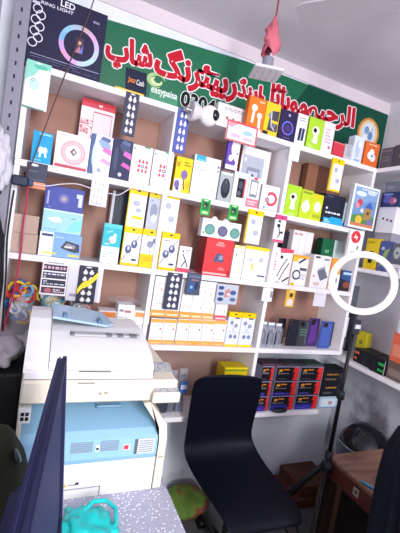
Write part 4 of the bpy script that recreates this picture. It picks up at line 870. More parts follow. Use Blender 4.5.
# ================================================================ CHAIR
sec = [(-.132, .935, .762, 1.105), (-.130, .925, .742, 1.125), (-.126, .905, .733, 1.134), (-.106, .815, .742, 1.152), (-.082, .725, .754, 1.160), (-.060, .635, .766, 1.166), (-.046, .565, .774, 1.178), (-.048, .525, .772, 1.192), (-.075, .485, .772, 1.205), (-.125, .462, .774, 1.208), (-.21, .452, .778, 1.205), (-.32, .452, .784, 1.198), (-.43, .456, .790, 1.190), (-.505, .455, .797, 1.183), (-.535, .445, .803, 1.176), (-.550, .425, .812, 1.166)]
ch = empty('office_chair', (.98, -.3, 0), 'black moulded leatherette chair with one-piece curved back and seat', 'chair')
def cb(mb, name, smooth=False):
    o = mb.build(name, ch, smooth=smooth); o.location = (-.98, .3, 0); return o
mb = MB(); chm = M('#090d1a', .42, noise=.12, scale=14, bump=.03); k = mb.mi(chm)
nu = 12; F = []; Bk = []
for i, (y, z, xl, xr) in enumerate(sec):
    j0, j1 = max(i-1, 0), min(i+1, len(sec)-1)
    tn = Vector((0, sec[j1][0] - sec[j0][0], sec[j1][1] - sec[j0][1])).normalized(); nn = Vector((0, tn.z, -tn.y))   # towards the sitter
    if nn.dot(Vector((0, -1, 1))) < 0: nn = -nn
    row = []; rowb = []
    for u in range(nu + 1):
        t = u / nu; x = xl + (xr - xl)*t
        dish = .022 * (2*t - 1)**2
        e = .004 if u in (0, nu) else .016
        p = Vector((x, y, z)) + nn * dish
        row.append(mb.bm.verts.new(p)); rowb.append(mb.bm.verts.new(p - nn * e))
    F.append(row); Bk.append(rowb)
for i in range(len(sec) - 1):
    for u in range(nu):
        f = mb.bm.faces.new((F[i][u], F[i][u+1], F[i+1][u+1], F[i+1][u])); f.material_index = k
        f = mb.bm.faces.new((Bk[i][u+1], Bk[i][u], Bk[i+1][u], Bk[i+1][u+1])); f.material_index = k
    for u, (a, c) in ((0, (F, Bk)), (nu, (Bk, F))):
        f = mb.bm.faces.new((a[i][u], a[i+1][u], c[i+1][u], c[i][u])); f.material_index = k
for i, s in ((0, 1), (len(sec)-1, 0)):
    for u in range(nu):
        q = (F[i][u], Bk[i][u], Bk[i][u+1], F[i][u+1]); f = mb.bm.faces.new(q if s else q[::-1]); f.material_index = k
o = cb(mb, 'seat_shell', True)
mod = o.modifiers.new('round', 'SUBSURF'); mod.levels = 1; mod.render_levels = 2
mb = MB(); mb.tube([(.99, -.27, .08), (.99, -.27, .44)], [.03, .022], M('#1a1b20', .35), 14); mb.box(.90, 1.08, -.36, -.18, .405, .437, M('#15161a', .5), .006); cb(mb, 'pedestal')
for kx in range(5):
    a = math.radians(20 + 72*kx); mb = MB()
    ex, ey = .99 + .27*math.cos(a), -.27 + .25*math.sin(a)
    mb.tube([(.99, -.27, .095), (.99 + .14*math.cos(a), -.27 + .13*math.sin(a), .09), (ex, ey, .062)], [.024, .019, .013], M('#17181d', .4), 10); o = cb(mb, 'base_arm')
    c2 = MB(); c2.lathe([(.012, -.02), (.026, -.018), (.027, 0), (.026, .018), (.012, .02)], M('#0c0c0f', .4), 14, Matrix.Translation((ex, ey, .0275)) @ Matrix.Rotation(a, 4, 'Z') @ Matrix.Rotation(math.pi/2, 4, 'X')); c2.build('caster', o)
mb = MB(); rr = random.Random(4); mb.ellip((.818, -.545, .432), (.026, .02, .018), M('#9c6a4c', .9, bump=.4), 10, 6); o = cb(mb, 'torn_corner'); o['label'] = 'torn corner showing tan foam'

# ================================================================ TABLE, CLOTH, COPIER
tb = empty('work_table', (.08, -.7, 0), 'table under the copier covered by a dotted cloth', 'table')
mb = MB(); mb.box(-.36, .375, -.68, .60, .715, .7485, M('#8a6a50', .6), .003); mb.build('table_top', tb)
for x in (-.33, .34):
    for y in (-.64, .56):
        mb = MB(); mb.box(x - .022, x + .022, y - .022, y + .022, 0, .715, M('#5a4434', .6)); mb.build('leg', tb)
cloth = ramp_mat('dotted_cloth', 'ShaderNodeTexVoronoi', [(.0, '#ececf2'), (.24, '#e2e2ea'), (.34, '#a3a3b6'), (.8, '#aeaec0')], 88.0, .7)
mb = MB(); mb.box(-.285, .468, -1.395, -.092, .7492, .7515, cloth); 
k = mb.mi(cloth); n = 26; prev = None
for j in range(n + 1):
    y = -1.395 + 1.303*j/n; w_ = .006*math.sin(j*1.3) + .004*math.sin(j*2.9)
    row = [mb.bm.verts.new(q) for q in ((.468, y, .7515), (.474, y, .745), (.476 + w_*.4, y, .70), (.480 + w_, y, .60 + .008*math.sin(j*.8)))]
    if prev:
        for i in range(3):
            f = mb.bm.faces.new((prev[i], row[i], row[i+1], prev[i+1])); f.material_index = k; f.smooth = True
    prev = row
o = mb.build('tablecloth', None); tag(o, 'pale grey cloth with small white dots spread under the copier', 'tablecloth')

cop = empty('copier', (.21, -.38, .752), 'cream and light blue desktop copier with document feeder and keypad', 'copier')
def pb(mb, name, parent=None, smooth=False, label=None):
    o = mb.build(name, parent or cop, smooth=smooth)
    if not parent: o.location = (-.21, .38, -.752)
    if label: o['label'] = label
    return o
cw, cc, cbl = M('#e6e4e5', .4, noise=.02), M('#dad2c0', .45, noise=.03), M('#93bedb', .4, noise=.02)
mb = MB(); mb.prism([(-.15, .752), (-.622, .752), (-.622, .864), (-.15, .864)], -.002, .415, cw); pb(mb, 'lower_body', label='white lower body')
mb = MB(); mb.prism([(-.15, .8645), (-.622, .8645), (-.628, .880), (-.624, .940), (-.600, .958), (-.46, .996), (-.30, 1.0), (-.30, 1.048), (-.15, 1.048)], -.002, .412, cbl); bl = pb(mb, 'front_cover', label='light blue front cover')
mb = MB()
mb.box(.140, .205, -.6285, -.6265, .903, .935, M('#93a9bc', .5)); mb.box(.228, .285, -.6285, -.6265, .903, .935, M('#93a9bc', .5))
for j in range(5):
    z = .906 + .0058*j
    mb.box(.142, .203, -.6293, -.6283, z, z + .0022, M('#7d90a2', .5)); mb.box(.230, .283, -.6293, -.6283, z, z + .0022, M('#7d90a2', .5))
pb(mb, 'vent_grille', bl)
mb = MB(); mb.box(.212, .226, -.6295, -.6265, .903, .925, M('#dfe6ee', .4), .001); mb.box(.215, .223, -.6300, -.6293, .909, .917, M('#2a3448', .4)); pb(mb, 'latch', bl)
mb = MB(); mb.box(.298, .322, -.6285, -.6265, .900, .922, M('#c8ccd6', .4)); mb.box(.302, .316, -.6292, -.6284, .904, .917, M('#d83a50', .4)); pb(mb, 'power_button', bl, label='red button')
mb = MB(); mb.box(.336, .402, -.6285, -.6265, .885, .935, M('#cfd2d6', .5)); mb.box(.336, .346, -.6290, -.6284, .885, .935, M('#5e6470', .5))
for j in range(6): mb.box(.350, .398, -.6290, -.6284, .890 + .0072*j, .893 + .0072*j, M('#8c929c', .5))
pb(mb, 'instruction_label', bl, label='grey printed instruction label')
mb = MB(); mb.tube([(.22, -.515, .990), (.22, -.522, .996), (.30, -.522, .996), (.30, -.515, .990)], .004, M('#86aac4', .4), 8); pb(mb, 'handle', bl)
mb = MB(); mb.face([(.128, -.6226, .792), (.144, -.6226, .792), (.136, -.6226, .806)], M('#e6b43a', .4)); mb.box(.146, .178, -.6230, -.6222, .795, .799, M('#9a9aa0', .4)); mb.box(.168, .178, -.6232, -.6222, .797, .804, M('#3a3a44', .4)); pb(mb, 'warning_sticker')
mb = MB(); mb.box(.05, .245, -.6232, -.6222, .781, .785, M('#9d9c9e', .5)); mb.box(.242, .246, -.6232, -.6222, .752, .785, M('#9d9c9e', .5)); mb.box(-.002, .24, -.6228, -.6222, .752, .781, M('#e2e0de', .5)); pb(mb, 'paper_tray')
# cream edge frames left and right
for nm, pts in (('side_frame', [(0.419,-0.624,0.754), (0.447,-0.624,0.754), (0.444,-0.624,0.929), (0.436,-0.624,0.978), (0.369,-0.624,1.057), (0.347,-0.624,1.051), (0.411,-0.624,0.966), (0.418,-0.624,0.920)]),):
    mb = MB(); A = [mb.bm.verts.new(q) for q in pts]; B = [mb.bm.verts.new((q[0], -.16, q[2])) for q in pts]; k = mb.mi(cc); n = len(pts)
    for j in range(n):
        f = mb.bm.faces.new((A[j], A[(j+1) % n], B[(j+1) % n], B[j])); f.material_index = k
    bmesh.ops.triangulate(mb.bm, faces=[mb.bm.faces.new(A), mb.bm.faces.new(B[::-1])])
    for f in mb.bm.faces: f.material_index = k
    mb.box(.424, .440, -.6248, -.6238, .862, .865, M('#8a8478', .5))
    pb(mb, nm, label='cream side frame')
mb = MB(); mb.box(-.015, -.0025, -.622, -.16, .752, 1.05, cc, .003); pb(mb, 'side_frame')
mb = MB(); mb.box(-.016, .455, -.622, -.15, 1.058, 1.128, cc, .006); sc = pb(mb, 'scanner_unit', label='cream scanner unit')
mb = MB(); mb.ellip((.205, -.6225, 1.088), (.006, .002, .004), M('#a89f8c', .4), 10, 6); mb.ellip((.222, -.6225, 1.09), (.006, .002, .004), M('#a89f8c', .4), 10, 6); pb(mb, 'maker_badge', sc)
mb = MB(); mb.box(.135, .185, -.6228, -.6215, 1.119, 1.123, M('#8f8878', .5)); pb(mb, 'groove', sc)
mb = MB(); mb.box(-.025, .40, -.60, -.43, 1.0495, 1.0575, M('#39434e', .6)); pb(mb, 'inner_shadow_gap') if False else mb.bm.free()
key = ramp_mat('keypad_speckle', 'ShaderNodeTexVoronoi', [(.0, '#5c6068'), (.3, '#85888f'), (.5, '#a4a5a8'), (.9, '#aeaeac')], 120.0, .5)
mb = MB(); mb.prism([(-.640, 1.066), (-.640, 1.096), (-.62, 1.104), (-.52, 1.140), (-.50, 1.143), (-.50, 1.062), (-.60, 1.060)], .372, .455, key, cc)
kp = pb(mb, 'control_panel', label='grey speckled keypad with cream rim')
mb = MB(); mb.box(.365, .458, -.650, -.638, 1.063, 1.098, cc, .004); pb(mb, 'panel_rim', kp)
# document feeder
mb = MB(); prof = [(-.612, 1.129), (-.612, 1.158), (-.600, 1.176), (-.560, 1.196), (-.50, 1.212), (-.44, 1.224), (-.38, 1.228), (-.22, 1.222), (-.16, 1.20), (-.16, 1.129)]
mb.prism(prof, -.012, .366, cw); adf = pb(mb, 'document_feeder', label='white document feeder lid')
mb = MB(); prof = [(-.614, 1.150), (-.600, 1.178), (-.560, 1.206), (-.50, 1.238), (-.43, 1.262), (-.34, 1.266), (-.24, 1.255), (-.17, 1.225), (-.17, 1.150)]
mb.prism(prof, -.0165, .048, cw); pb(mb, 'feeder_hump', adf)
mb = MB(); sm = M('#8a8884', .5)
mb.tube([(.0492, y - .0005, z + .0012) for y, z in [(-.6135, 1.160), (-.600, 1.179), (-.560, 1.2065), (-.50, 1.2385), (-.43, 1.2625), (-.34, 1.2665)]], .0014, sm, 5); pb(mb, 'hump_seam', adf)
mb = MB(); mb.box(-.012, .366, -.6135, -.6118, 1.1285, 1.1305, M('#8a8680', .5)); mb.box(.135, .23, -.6165, -.6118, 1.1525, 1.1560, M('#77736e', .5)); mb.box(.048, .3665, -.6137, -.6118, 1.1555, 1.1572, M('#a29e9a', .5)); mb.box(.3655, .3675, -.6137, -.50, 1.142, 1.1572, M('#4a4844', .5)); pb(mb, 'lid_seam', adf)
mb = MB(); mb.box(.11, .345, -.478, -.442, 1.2195, 1.2265, M('#b4b4b6', .5), .001)
for x, w_ in ((.11, .012), (.225, .02), (.262, .022), (.305, .026)): mb.box(x, x + w_, -.4785, -.455, 1.221, 1.2275, M('#6c6e76', .5))
pb(mb, 'feeder_slot', adf, label='grey feeder slot strip')
mb = MB(); vs = [(.05, -.40, 1.262), (.235, -.40, 1.240), (.265, -.37, 1.238), (.245, -.21, 1.240), (.05, -.21, 1.266)]
A = [mb.bm.verts.new(q) for q in vs]; B = [mb.bm.verts.new((x, y, z - .008)) for x, y, z in vs]; k = mb.mi(M('#a4c0d8', .35))
for j in range(5):
    f = mb.bm.faces.new((A[j], A[(j+1) % 5], B[(j+1) % 5], B[j])); f.material_index = k
mb.bm.faces.new(A).material_index = k; mb.bm.faces.new(B[::-1]).material_index = k
tr_ = pb(mb, 'feeder_tray', label='light blue feeder tray')
for x in (.085, .205):
    mb = MB(); mb.box(x, x + .014, -.395, -.35, 1.254 - (x - .05)*.11, 1.272 - (x - .05)*.11, M('#5b7c9c', .4), .002); pb(mb, 'paper_guide', tr_)
for j in range(2):
    for i in range(2):
        mb = MB(); mb.box(-.008 + .012*i, .001 + .012*i, -.6238, -.6215, 1.026 - .014*j, 1.036 - .014*j, M('#1b1c22', .4)); pb(mb, 'port')
mb = MB(); mb.box(-.013, .018, -.6225, -.60, 1.004, 1.0485, M('#e8e6e6', .4)); pb(mb, 'port_plate')

# ================================================================ MONITOR seen from its edge
mn = empty('computer_monitor', (.03, -1.17, .752), 'dark navy computer monitor seen almost edge-on in the left foreground', 'monitor')
d = Vector((.009 - .058, -1.383 + .952, 0)).normalized(); nr = Vector((-d.y, d.x, 0))   # nr points to +X
F0 = Vector((.060, -.950, 0))
def mp(t, s, z): return F0 + d*t + nr*(s + .038 - (z - .935)*.0975) + Vector((0, 0, z))
def mbx(mb, t0, t1, s0, s1, z0, z1, m, bev=0):
    v = [mb.bm.verts.new(mp(t, s, z)) for z in (z0, z1) for t, s in ((t0, s0), (t1, s0), (t1, s1), (t0, s1))]
    k = mb.mi(m); fs = []
    for idx in ((0,1,2,3), (7,6,5,4), (0,4,5,1), (1,5,6,2), (2,6,7,3), (3,7,4,0)):
        f = mb.bm.faces.new([v[i] for i in idx]); f.material_index = k; fs.append(f)
    if bev: bmesh.ops.bevel(mb.bm, geom=list({e for f in fs for e in f.edges}), offset=bev, segments=2, affect='EDGES')
def mbd(mb, name, parent=None):
    o = mb.build(name, parent or mn)
    if not parent: o.location = (-.03, 1.17, -.752)
    return o
mnm = M('#22254a', .35)
mb = MB(); mbx(mb, 0, .48, -.012, -.002, .935, 1.325, mnm, .004); mbd(mb, 'housing')
mb = MB()
for t0, t1, z0, z1 in ((0, .014, .935, 1.325), (.466, .48, .935, 1.325), (.014, .466, 1.311, 1.325), (.014, .466, .935, .985)):
    mbx(mb, t0, t1, -.002, .006, z0, z1, M('#1d2040', .6), .0012)
bz = mbd(mb, 'bezel')
mb = MB(); mbx(mb, .0145, .0155, .0065, .0075, .985, 1.311, M('#6d7094', .5)); mb.build('trim_line', bz)
mb = MB(); mbx(mb, .016, .464, -.0015, .0, .986, 1.310, M('#262a56', .6)); mbd(mb, 'screen')
mb = MB(); mbx(mb, .17, .33, -.06, -.012, 1.0, 1.18, mnm, .01); mbd(mb, 'back_bulge')
mb = MB(); mbx(mb, .22, .28, -.045, -.012, .757, 1.05, mnm, .004); mbd(mb, 'neck')
mb = MB(); mbx(mb, .12, .38, -.12, .05, .752, .764, mnm, .004); mbd(mb, 'stand_base')

# ================================================================ SOFT THINGS
def crumple(name, label, cat, c, r, m, seed, amp=.16, sub=4, flat=None, group=None):
    bm = bmesh.new(); bmesh.ops.create_icosphere(bm, subdivisions=sub, radius=1)
    rr = random.Random(seed)
    dirs = [(Vector((rr.gauss(0, 1), rr.gauss(0, 1), rr.gauss(0, 1))).normalized(), rr.uniform(3, 9), rr.uniform(0, 6)) for _ in range(9)]
    for v in bm.verts:
        q = v.co.copy(); s = sum(abs(math.sin(q.dot(dv)*fq + ph)) for dv, fq, ph in dirs)/9 - .6
        q *= 1 + amp*s*2
        sx = 1 if abs(q.x) < 1 else 1; 
        v.co = Vector((q.x*r[0], q.y*r[1], max(q.z*r[2], -r[2]*.86)))
    zmin = min(v.co.z for v in bm.verts)
    for v in bm.verts: v.co.z -= zmin
    me = bpy.data.meshes.new(name); 
    for f in bm.faces: f.smooth = True
    bm.to_mesh(me); bm.free(); me.materials.append(m)
    o = bpy.data.objects.new(name, me); COL.objects.link(o); o.location = c
    return tag(o, label, cat, group)
teal = M('#22c4c0', .35, noise=.15, scale=20)
tbag = crumple('shopping_bag', 'crumpled turquoise plastic bag lying on the dotted cloth', 'bag', (.185, -.775, .752), (.072, .080, .022), teal, 3, .8)
mb = MB(); mb.tube([(.0, .05, .03), (.03, .085, .035), (.07, .09, .030), (.095, .055, .026), (.085, .0, .022), (.05, -.03, .02)], [.010, .007, .006, .006, .007, .010], teal, 8); mb.build('bag_handle', tbag)
olive = M('#23261c', .85, noise=.25, scale=10, bump=.3)
ob = crumple('shoulder_bag', 'dark olive cloth bag slumped at the left edge in front of the copier', 'bag', (-.068, -.80, .752), (.100, .115, .185), olive, 8, .10)
mb = MB(); mb.lathe([(.006, 0), (.016, .002), (.016, .006), (.008, .008), (.001, .008)], M('#14151a', .25), 16, Matrix.Translation((.062, -.05, .300)) @ Matrix.Rotation(math.radians(60), 4, 'Y')); mb.build('snap_button', ob)
crumple('grocery_bag', 'pale grey crumpled plastic bag on the black box left of the copier', 'bag', (-.105, -.36, 1.0925), (.075, .11, .045), M('#8f898e', .4, noise=.25), 12, .5)
mb = MB(); mb.box(-.075, .075, -.13, .13, 0, .34, M('#17181d', .5), .006); o = mb.build('speaker_cabinet', None, (-.097, -.36, .752)); tag(o, 'black box standing left of the copier under the grey plastic bag', 'speaker')
cl = MB(); cl.lathe([(.048, 0), (.05, .003), (.03, .006), (.001, .004)], M('#24262e', .6), 24, Matrix.Translation((0, -.1305, .12)) @ Matrix.Rotation(math.pi/2, 4, 'X')); cl.build('speaker_cone', o)
def toy_bag(label, c, r, seed, cols):
    o = crumple('cable_bag', label, 'bag', c, r, M('#eef2f7', .1, alpha=.28), seed, .22, 3, group='clear bags of coloured cables')
    rr = random.Random(seed)
    for i in range(28):
        mb = MB(); a0 = rr.uniform(0, 6); R1 = rr.uniform(.016, .034); P = Vector((rr.uniform(-.7, .7)*r[0], rr.uniform(-.8, -.1)*r[1], r[2]*rr.uniform(.7, 1.75)))
        t = rr.uniform(-.7, .7)
        mb.tube([P + Vector((R1*math.cos(a0 + j*.5), .01*math.sin(j*.6) + t*R1*math.sin(a0 + j*.5)*.4, R1*math.sin(a0 + j*.5))) for j in range(12)], .0068, M(cols[i % len(cols)], .35), 7)
        mb.build('coiled_cable', o)
    return o
toy_bag('clear bag of blue, yellow and red cables by the left upright', (-.066, .115, 1.041), (.050, .09, .125), 5, ['#3468b8', '#e0b42c', '#d8dce6', '#c83a3a', '#6aa0d0'])
toy_bag('clear bag of white, teal and yellow cables behind the copier hump', (.058, .115, 1.041), (.050, .09, .145), 6, ['#e6eaf0', '#4a9cb4', '#d8c84a', '#7a88b0', '#f0f2f4'])
toy_bag('clear bag of pale blue and white cables behind the blue feeder tray', (.182, .125, 1.041), (.050, .09, .13), 9, ['#c8d4e4', '#8aa4c8', '#e8e4ea', '#d8a8a8', '#f0f0f4'])
crumple('film_wrap', 'clear crumpled packaging lying on the white boxes behind the copier', 'packaging', (.395, .10, 1.218), (.085, .06, .02), M('#e6ebf2', .12, alpha=.1), 21, .6, 3)
crumple('grocery_bag', 'white plastic bag bundle hanging at the far left edge', 'bag', (-.208, -.085, 1.66), (.05, .04, .12), M('#c9c7d0', .45, noise=.15), 14, .5)
o = crumple('black_sack', 'long black plastic sack hanging at the left edge below the white bundle', 'bag', (-.200, -.075, .97), (.062, .033, .335), M('#1d1d22', .4, noise=.2), 15, .12)
# plastic sheet hanging at the far left edge
mb = MB(); k = mb.mi(M('#b8b6c0', .5, noise=.1, scale=8)); prev = None
for j in range(22):
    y = -.26 + .25*j/21; x = -.283 + .010*math.sin(j*1.15)
    row = [mb.bm.verts.new((x, y, z)) for z in (1.3, 1.7, 2.2, 2.72)]
    rw2 = [mb.bm.verts.new((x - .004, y, z)) for z in (1.3, 1.7, 2.2, 2.72)]
    if prev:
        for i in range(3):
            f = mb.bm.faces.new((prev[0][i], row[i], row[i+1], prev[0][i+1])); f.material_index = k; f.smooth = True
            f = mb.bm.faces.new((prev[1][i+1], rw2[i+1], rw2[i], prev[1][i])); f.material_index = k; f.smooth = True
    prev = (row, rw2)
o = mb.build('plastic_curtain', None); tag(o, 'grey-white pleated plastic curtain at the far left edge', 'curtain')
# slotted steel post
post = M('#8c8a98', .45)
mb = MB(); mb.box(-.212, -.158, -.036, -.033, 0, 2.734, post); mb.box(-.212, -.209, -.033, -.003, 0, 2.734, post)
for z in [1.55 + .05*i for i in range(23)]: mb.box(-.1905, -.1835, -.0364, -.0358, z, z + .016, M('#2c2c34', .6))
o = mb.build('slotted_post', None); tag(o, 'grey slotted steel angle post left of the shelves', 'post')
# cables and a plug
cable('power_cable', 'thin brown wire running diagonally from the ceiling to the adaptor', [(.09, -.05, 2.733), (0.064,-0.050,2.484), (0.005,-0.050,2.220), (-0.056,-0.050,1.945), (-0.085,-0.050,1.806), (-0.103,-0.050,1.738)], .0026, '#5a4038')
cable('power_cable', 'crimson wire hanging down the left end of the shelves', [(-0.093,-0.030,1.701), (-0.091,-0.030,1.624), (-0.093,-0.030,1.541), (-0.090,-0.030,1.437), (-0.092,-0.030,1.352), (-0.099,-0.030,1.246), (-0.116,-0.030,1.129), (-0.118,-0.030,1.073)], .0042, '#b03458')
cable('power_cable', 'white wire looping in front of the indigo box', [(-0.087,-0.020,1.716), (-0.030,-0.020,1.715), (0.034,-0.020,1.736), (0.098,-0.020,1.749), (0.158,-0.020,1.740)], .0022, '#e2dce0')
cable('power_cable', 'white wire running from the clear card towards the yellow-topped packs', [(0.227,-0.020,1.736), (0.272,-0.020,1.736), (0.305,-0.020,1.760), (0.329,-0.020,1.783)], .0022, '#e2dce0')
cable('power_cable', 'black wire hanging at the left edge', [(-0.134,-0.120,1.671), (-0.137,-0.120,1.575), (-0.137,-0.120,1.478), (-0.128,-0.120,1.361), (-0.123,-0.120,1.242), (-0.117,-0.120,1.121)], .004, '#1c1c22')
Pp = Vector([(-0.116,-0.040,1.716)][0])
pl = empty('power_adaptor', Pp, 'dark navy plug adaptor in front of the hanging grey pack', 'adaptor')
mb = MB(); mb.box(-.036, .024, -.012, .012, -.02, .02, M('#1f2a44', .4), .005); mb.build('body', pl)
mb = MB(); mb.box(.024, .042, -.009, .009, -.013, .013, M('#2c3858', .4), .003); mb.build('socket_end', pl)

# ================================================================ CEILING FITTINGS
LC = Vector((.777, -.272, 2.35))
lp = empty('ceiling_lamp', LC, 'square white lamp with grey holder and pink rag on a ceiling cord', 'lamp', rz=math.radians(-17))
mb = MB(); mb.box(-.062, .062, -.062, .062, -.012, 0, M('#cfccd2', .4), .002)
for i in range(4):
    for j in range(4): mb.ellip((-.04 + .027*i, -.04 + .027*j, -.0125), (.006, .006, .003), M('#a8a6b0', .3), 8, 4)
mb.build('lamp_plate', lp)
mb = MB(); mb.lathe([(.030, 0), (.030, .01), (.024, .02), (.024, .055), (.015, .062), (.001, .062)], M('#8a8c98', .4), 20); mb.build('lamp_holder', lp)
mb = MB(); rr = random.Random(2); n = 16; k = mb.mi(M('#c86a78', .9, noise=.15, bump=.3)); rings = []
for t in range(9):
    z = .078 + .150*t/8; rad = (.024, .034, .036, .028, .022, .028, .020, .012, .006)[t]
    rings.append([mb.bm.verts.new((rad*(1 + .3*math.sin(3*a + t*1.1))*math.cos(a), rad*(1 + .3*math.sin(3*a + t*1.1))*math.sin(a), z + (.018*math.sin(2*a) if t < 2 else 0))) for a in [2*math.pi*i/n for i in range(n)]])
for A, B in zip(rings, rings[1:]):
    for i in range(n):
        f = mb.bm.faces.new((A[i], A[(i+1) % n], B[(i+1) % n], B[i])); f.material_index = k; f.smooth = True
o = mb.build('rag', lp); o['label'] = 'pink rag tied round the cord'
mb = MB(); mb.tube([(0, 0, .06), (.004, .002, .2), (.0, .0, .385)], .004, M('#8a4048', .6), 7); mb.build('cord', lp)

fan = empty('ceiling_fan', (1.14, -.93, 2.5), 'grey-white ceiling fan with one blade tip in view at the top right', 'fan')
fm = M('#b4aeb4', .4)
mb = MB(); mb.lathe([(.001, -.05), (.06, -.045), (.085, -.01), (.085, .035), (.05, .06), (.012, .065)], fm, 28); mb.build('motor', fan)
mb = MB(); mb.tube([(0, 0, .06), (0, 0, .236)], .011, fm, 10); mb.lathe([(.011, .16), (.045, .21), (.045, .236), (.011, .236)], fm, 20); mb.build('down_rod', fan)
a0 = math.atan2(.47, -.37)
for kx in range(3):
    a = a0 + kx*2*math.pi/3; mb = MB(); c_, s_ = math.cos(a), math.sin(a)
    prof = [(.10, -.045), (.30, -.062), (.57, -.068), (.60, -.05), (.60, .04), (.57, .050), (.30, .048), (.10, .036)]
    A = [mb.bm.verts.new((r*c_ - t*s_, r*s_ + t*c_, -.004 + t*.12)) for r, t in prof]
    B = [mb.bm.verts.new((r*c_ - t*s_, r*s_ + t*c_, -.010 + t*.12)) for r, t in prof]
    k = mb.mi(fm); mb.bm.faces.new(A).material_index = k; mb.bm.faces.new(B[::-1]).material_index = k
    for j in range(len(prof)): mb.bm.faces.new((A[j], B[j], B[(j+1) % len(prof)], A[(j+1) % len(prof)])).material_index = k
    mb.build('blade', fan)

# ================================================================ DESK, HELMET AND THE CORNER BELOW
wood = ramp_mat('desk_wood', 'ShaderNodeTexNoise', [(.3, '#5f4034'), (.5, '#7a584a'), (.7, '#8c6a5a')], 7.0, .45, vecscale=(1, 6, 6))
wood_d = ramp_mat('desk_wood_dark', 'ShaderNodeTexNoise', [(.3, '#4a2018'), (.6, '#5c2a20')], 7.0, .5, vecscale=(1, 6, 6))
dk = empty('wooden_desk', (1.68, -.93, 0), 'brown wooden desk with worn top in the right corner', 'desk')
def db(mb, name):
    o = mb.build(name, dk); o.location = (-1.68, .93, 0); return o
mb = MB(); mb.box(1.285, 2.075, -1.36, -.515, .700, .722, wood, .004); db(mb, 'desk_top')
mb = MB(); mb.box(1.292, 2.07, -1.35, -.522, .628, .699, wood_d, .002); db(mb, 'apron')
mb = MB(); mb.box(1.34, 1.358, -1.34, -.58, .03, .627, M('#1a1210', .7)); db(mb, 'under_desk_shade')  # near-black sheet standing in for the shade under the desk top
for x, y in ((1.312, -.545), (1.312, -1.33), (2.05, -.545), (2.05, -1.33)):
    mb = MB(); mb.box(x - .018, x + .018, y - .018, y + .018, 0, .627, M('#2c1814', .6), .002); db(mb, 'leg')  # leg colour darkened to stand for the shade down here
mb = MB(); mb.box(1.2895, 1.2920, -.705, -.675, .650, .685, M('#c4bcae', .3, .6), .001); mb.box(1.2885, 1.2900, -.694, -.687, .662, .674, M('#3a322a', .4)); db(mb, 'lock_plate')
A_ = (1.289,-0.704,0.728); B_ = (1.323,-0.792,0.728)
cable('pen', 'cyan pen lying on the edge of the wooden desk', [A_, B_], .0048, '#3d9cc0', 'pen')
mb = MB(); mb.box(1.60, 1.98, -.50, -.20, 0, .44, M('#6a4a3a', .6), .004); o = mb.build('wooden_crate', None); tag(o, 'brown wooden crate behind the desk carrying the helmet', 'crate')
HC = Vector((1.745, -.335, .4405))
hm = empty('motorcycle_helmet', HC, 'glossy black motorcycle helmet behind the wooden desk', 'helmet', rz=math.radians(-40))
mb = MB(); prof = [(.085, 0), (.118, .02), (.136, .07), (.142, .12), (.134, .175), (.108, .222), (.07, .25), (.03, .262), (.001, .264)]
mb.lathe(prof, M('#11131a', .12), 36, Matrix.Diagonal((.95, 1.06, 1, 1))); mb.build('shell', hm, smooth=True)
mb = MB(); k = mb.mi(M('#3c4654', .2)); rows = []
for z, r in ((.085, .1425), (.11, .1455), (.14, .1445), (.165, .139)):
    rows.append([mb.bm.verts.new((r*.95*math.cos(a), r*1.06*math.sin(a), z)) for a in [math.radians(-165 + 150*i/20) for i in range(21)]])
for A, B in zip(rows, rows[1:]):
    for i in range(20): f = mb.bm.faces.new((A[i], A[i+1], B[i+1], B[i])); f.material_index = k; f.smooth = True
o = mb.build('visor', hm); o['label'] = 'smoky clear visor'; hm.scale = (1.1, 1.1, 1.1)
mb = MB(); mb.tube([(.1445*.95*math.cos(a), .1445*1.06*math.sin(a), .172) for a in [math.radians(-170 + 160*i/20) for i in range(21)]], .003, M('#8a92a0', .2), 6); mb.build('visor_rim', hm)
jk = M('#0b101e', .8, noise=.2, bump=.3)
mb = MB(); k = mb.mi(jk); n = 40; rings = []
for z, rx, ry in ((0.0, .125, .105), (.12, .13, .11), (.35, .128, .105), (.6, .125, .10), (.82, .128, .098), (.98, .132, .095), (1.08, .128, .088), (1.14, .105, .075), (1.175, .062, .055), (1.21, .056, .052), (1.225, .045, .042)):
    rings.append([])
    for j in range(n):
        a_ = 2*math.pi*j/n
        f_ = 1 + (.06*math.sin(7*a_ + 3*z) + .035*math.sin(13*a_ - 5*z)) * (1 if z < 1.1 else .4)
        rings[-1].append(mb.bm.verts.new((rx*f_*math.cos(a_), ry*f_*math.sin(a_), z + .012*math.sin(3*a_ + z*4)*(z > .01))))
for A, B in zip(rings, rings[1:]):
    for j in range(n):
        f_ = mb.bm.faces.new((A[j], A[(j+1) % n], B[(j+1) % n], B[j])); f_.material_index = k; f_.smooth = True
f_ = mb.bm.faces.new(rings[0][::-1]); f_.material_index = k
f_ = mb.bm.faces.new(rings[-1]); f_.material_index = k
jo = mb.build('jacket', None, (1.122, -1.03, 0)); tag(jo, 'dark navy jacket draped upright at the right edge in front of the desk', 'jacket')
for sx in (-1, 1):
    mb = MB(); mb.tube([(sx*.085, -.02, 1.09), (sx*.10, -.06, 1.0), (sx*.10, -.09, .85), (sx*.095, -.105, .68), (sx*.09, -.10, .56)], [.045, .05, .047, .043, .038], jk, 14); mb.build('sleeve', jo)
mb = MB(); mb.tube([(-.052, -.028, 1.215), (-.04, -.055, 1.15), (-.03, -.098, 1.0), (-.03, -.108, .8)], .004, M('#c4c4c8', .4), 6); o = mb.build('zip', jo); o['label'] = 'pale zip edge'
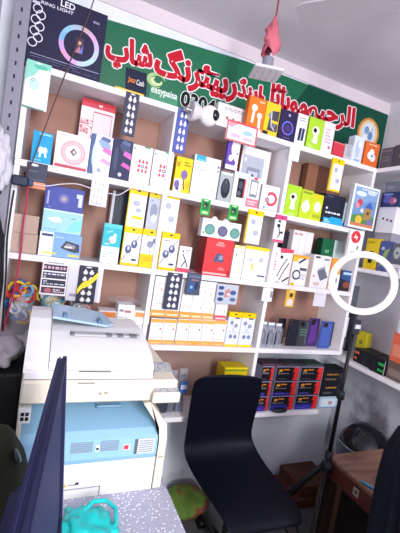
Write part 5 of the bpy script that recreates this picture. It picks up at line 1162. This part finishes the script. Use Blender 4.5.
for i, (x0, x1, y0, y1, z0, z1, l) in enumerate(((1.60, 1.95, -.02, .24, 0, .06, 'brown wooden box on the floor against the wall, lower one'), (1.68, 1.96, .0, .24, .0605, .13, 'brown wooden box on the floor against the wall, upper one'))):
    mb = MB(); mb.box(x0, x1, y0, y1, z0, z1, M('#5a362a', .6), .004); mb.box(x0 + .02, x1 - .02, y0 - .003, y0, z0 + .015, z1 - .012, M('#6a4234', .6), .001); o = mb.build('wooden_box', None); tag(o, l, 'box', 'wooden boxes under the ring light stand')
crumple('cushion', 'green cloth bundle with a red patch on the floor left of the chair', 'cloth', (.93, .11, 0), (.14, .11, .075), ramp_mat('green_red_cloth', 'ShaderNodeTexNoise', [(.42, '#5c7a2c'), (.5, '#6a8a34'), (.58, '#8a3a34'), (.7, '#5a6a2c')], 7.0, .85), 41, .15)

# ================================================================ LIGHT AND CAMERA
L = bpy.data.lights.new('doorway_light', 'AREA'); L.shape = 'RECTANGLE'; L.size = .45; L.size_y = 1.6; L.energy = 92; L.color = (.99, .98, 1.0)
lo = bpy.data.objects.new('doorway_light', L); COL.objects.link(lo); lo.location = (.42, -3.3, 1.95)
lo.rotation_euler = (Vector((1.0, 0, 1.0)) - lo.location).to_track_quat('-Z', 'Y').to_euler()
w = bpy.data.worlds.new('daylight'); SC.world = w; w.use_nodes = True
bg = w.node_tree.nodes['Background']; bg.inputs[0].default_value = (.82, .83, 1.0, 1); bg.inputs[1].default_value = 1.2
cam = bpy.data.cameras.new('camera'); cam.sensor_fit = 'VERTICAL'; cam.sensor_height = 24; cam.sensor_width = 24*400/533; cam.lens = 16.3564; cam.clip_start = .02
co = bpy.data.objects.new('camera', cam); COL.objects.link(co)
m3 = Matrix(((0.911377,-0.116028,-0.394880),(-0.380074,0.130851,-0.915654),(0.157912,0.984589,0.075155)))
co.matrix_world = Matrix.Translation((0, -1.7, 1.6)) @ m3.to_4x4()
SC.camera = co
SC.view_settings.view_transform = 'Standard'; SC.view_settings.look = 'None'; SC.view_settings.exposure = 0.0; SC.view_settings.gamma = 1
SC.view_settings.use_curve_mapping = False
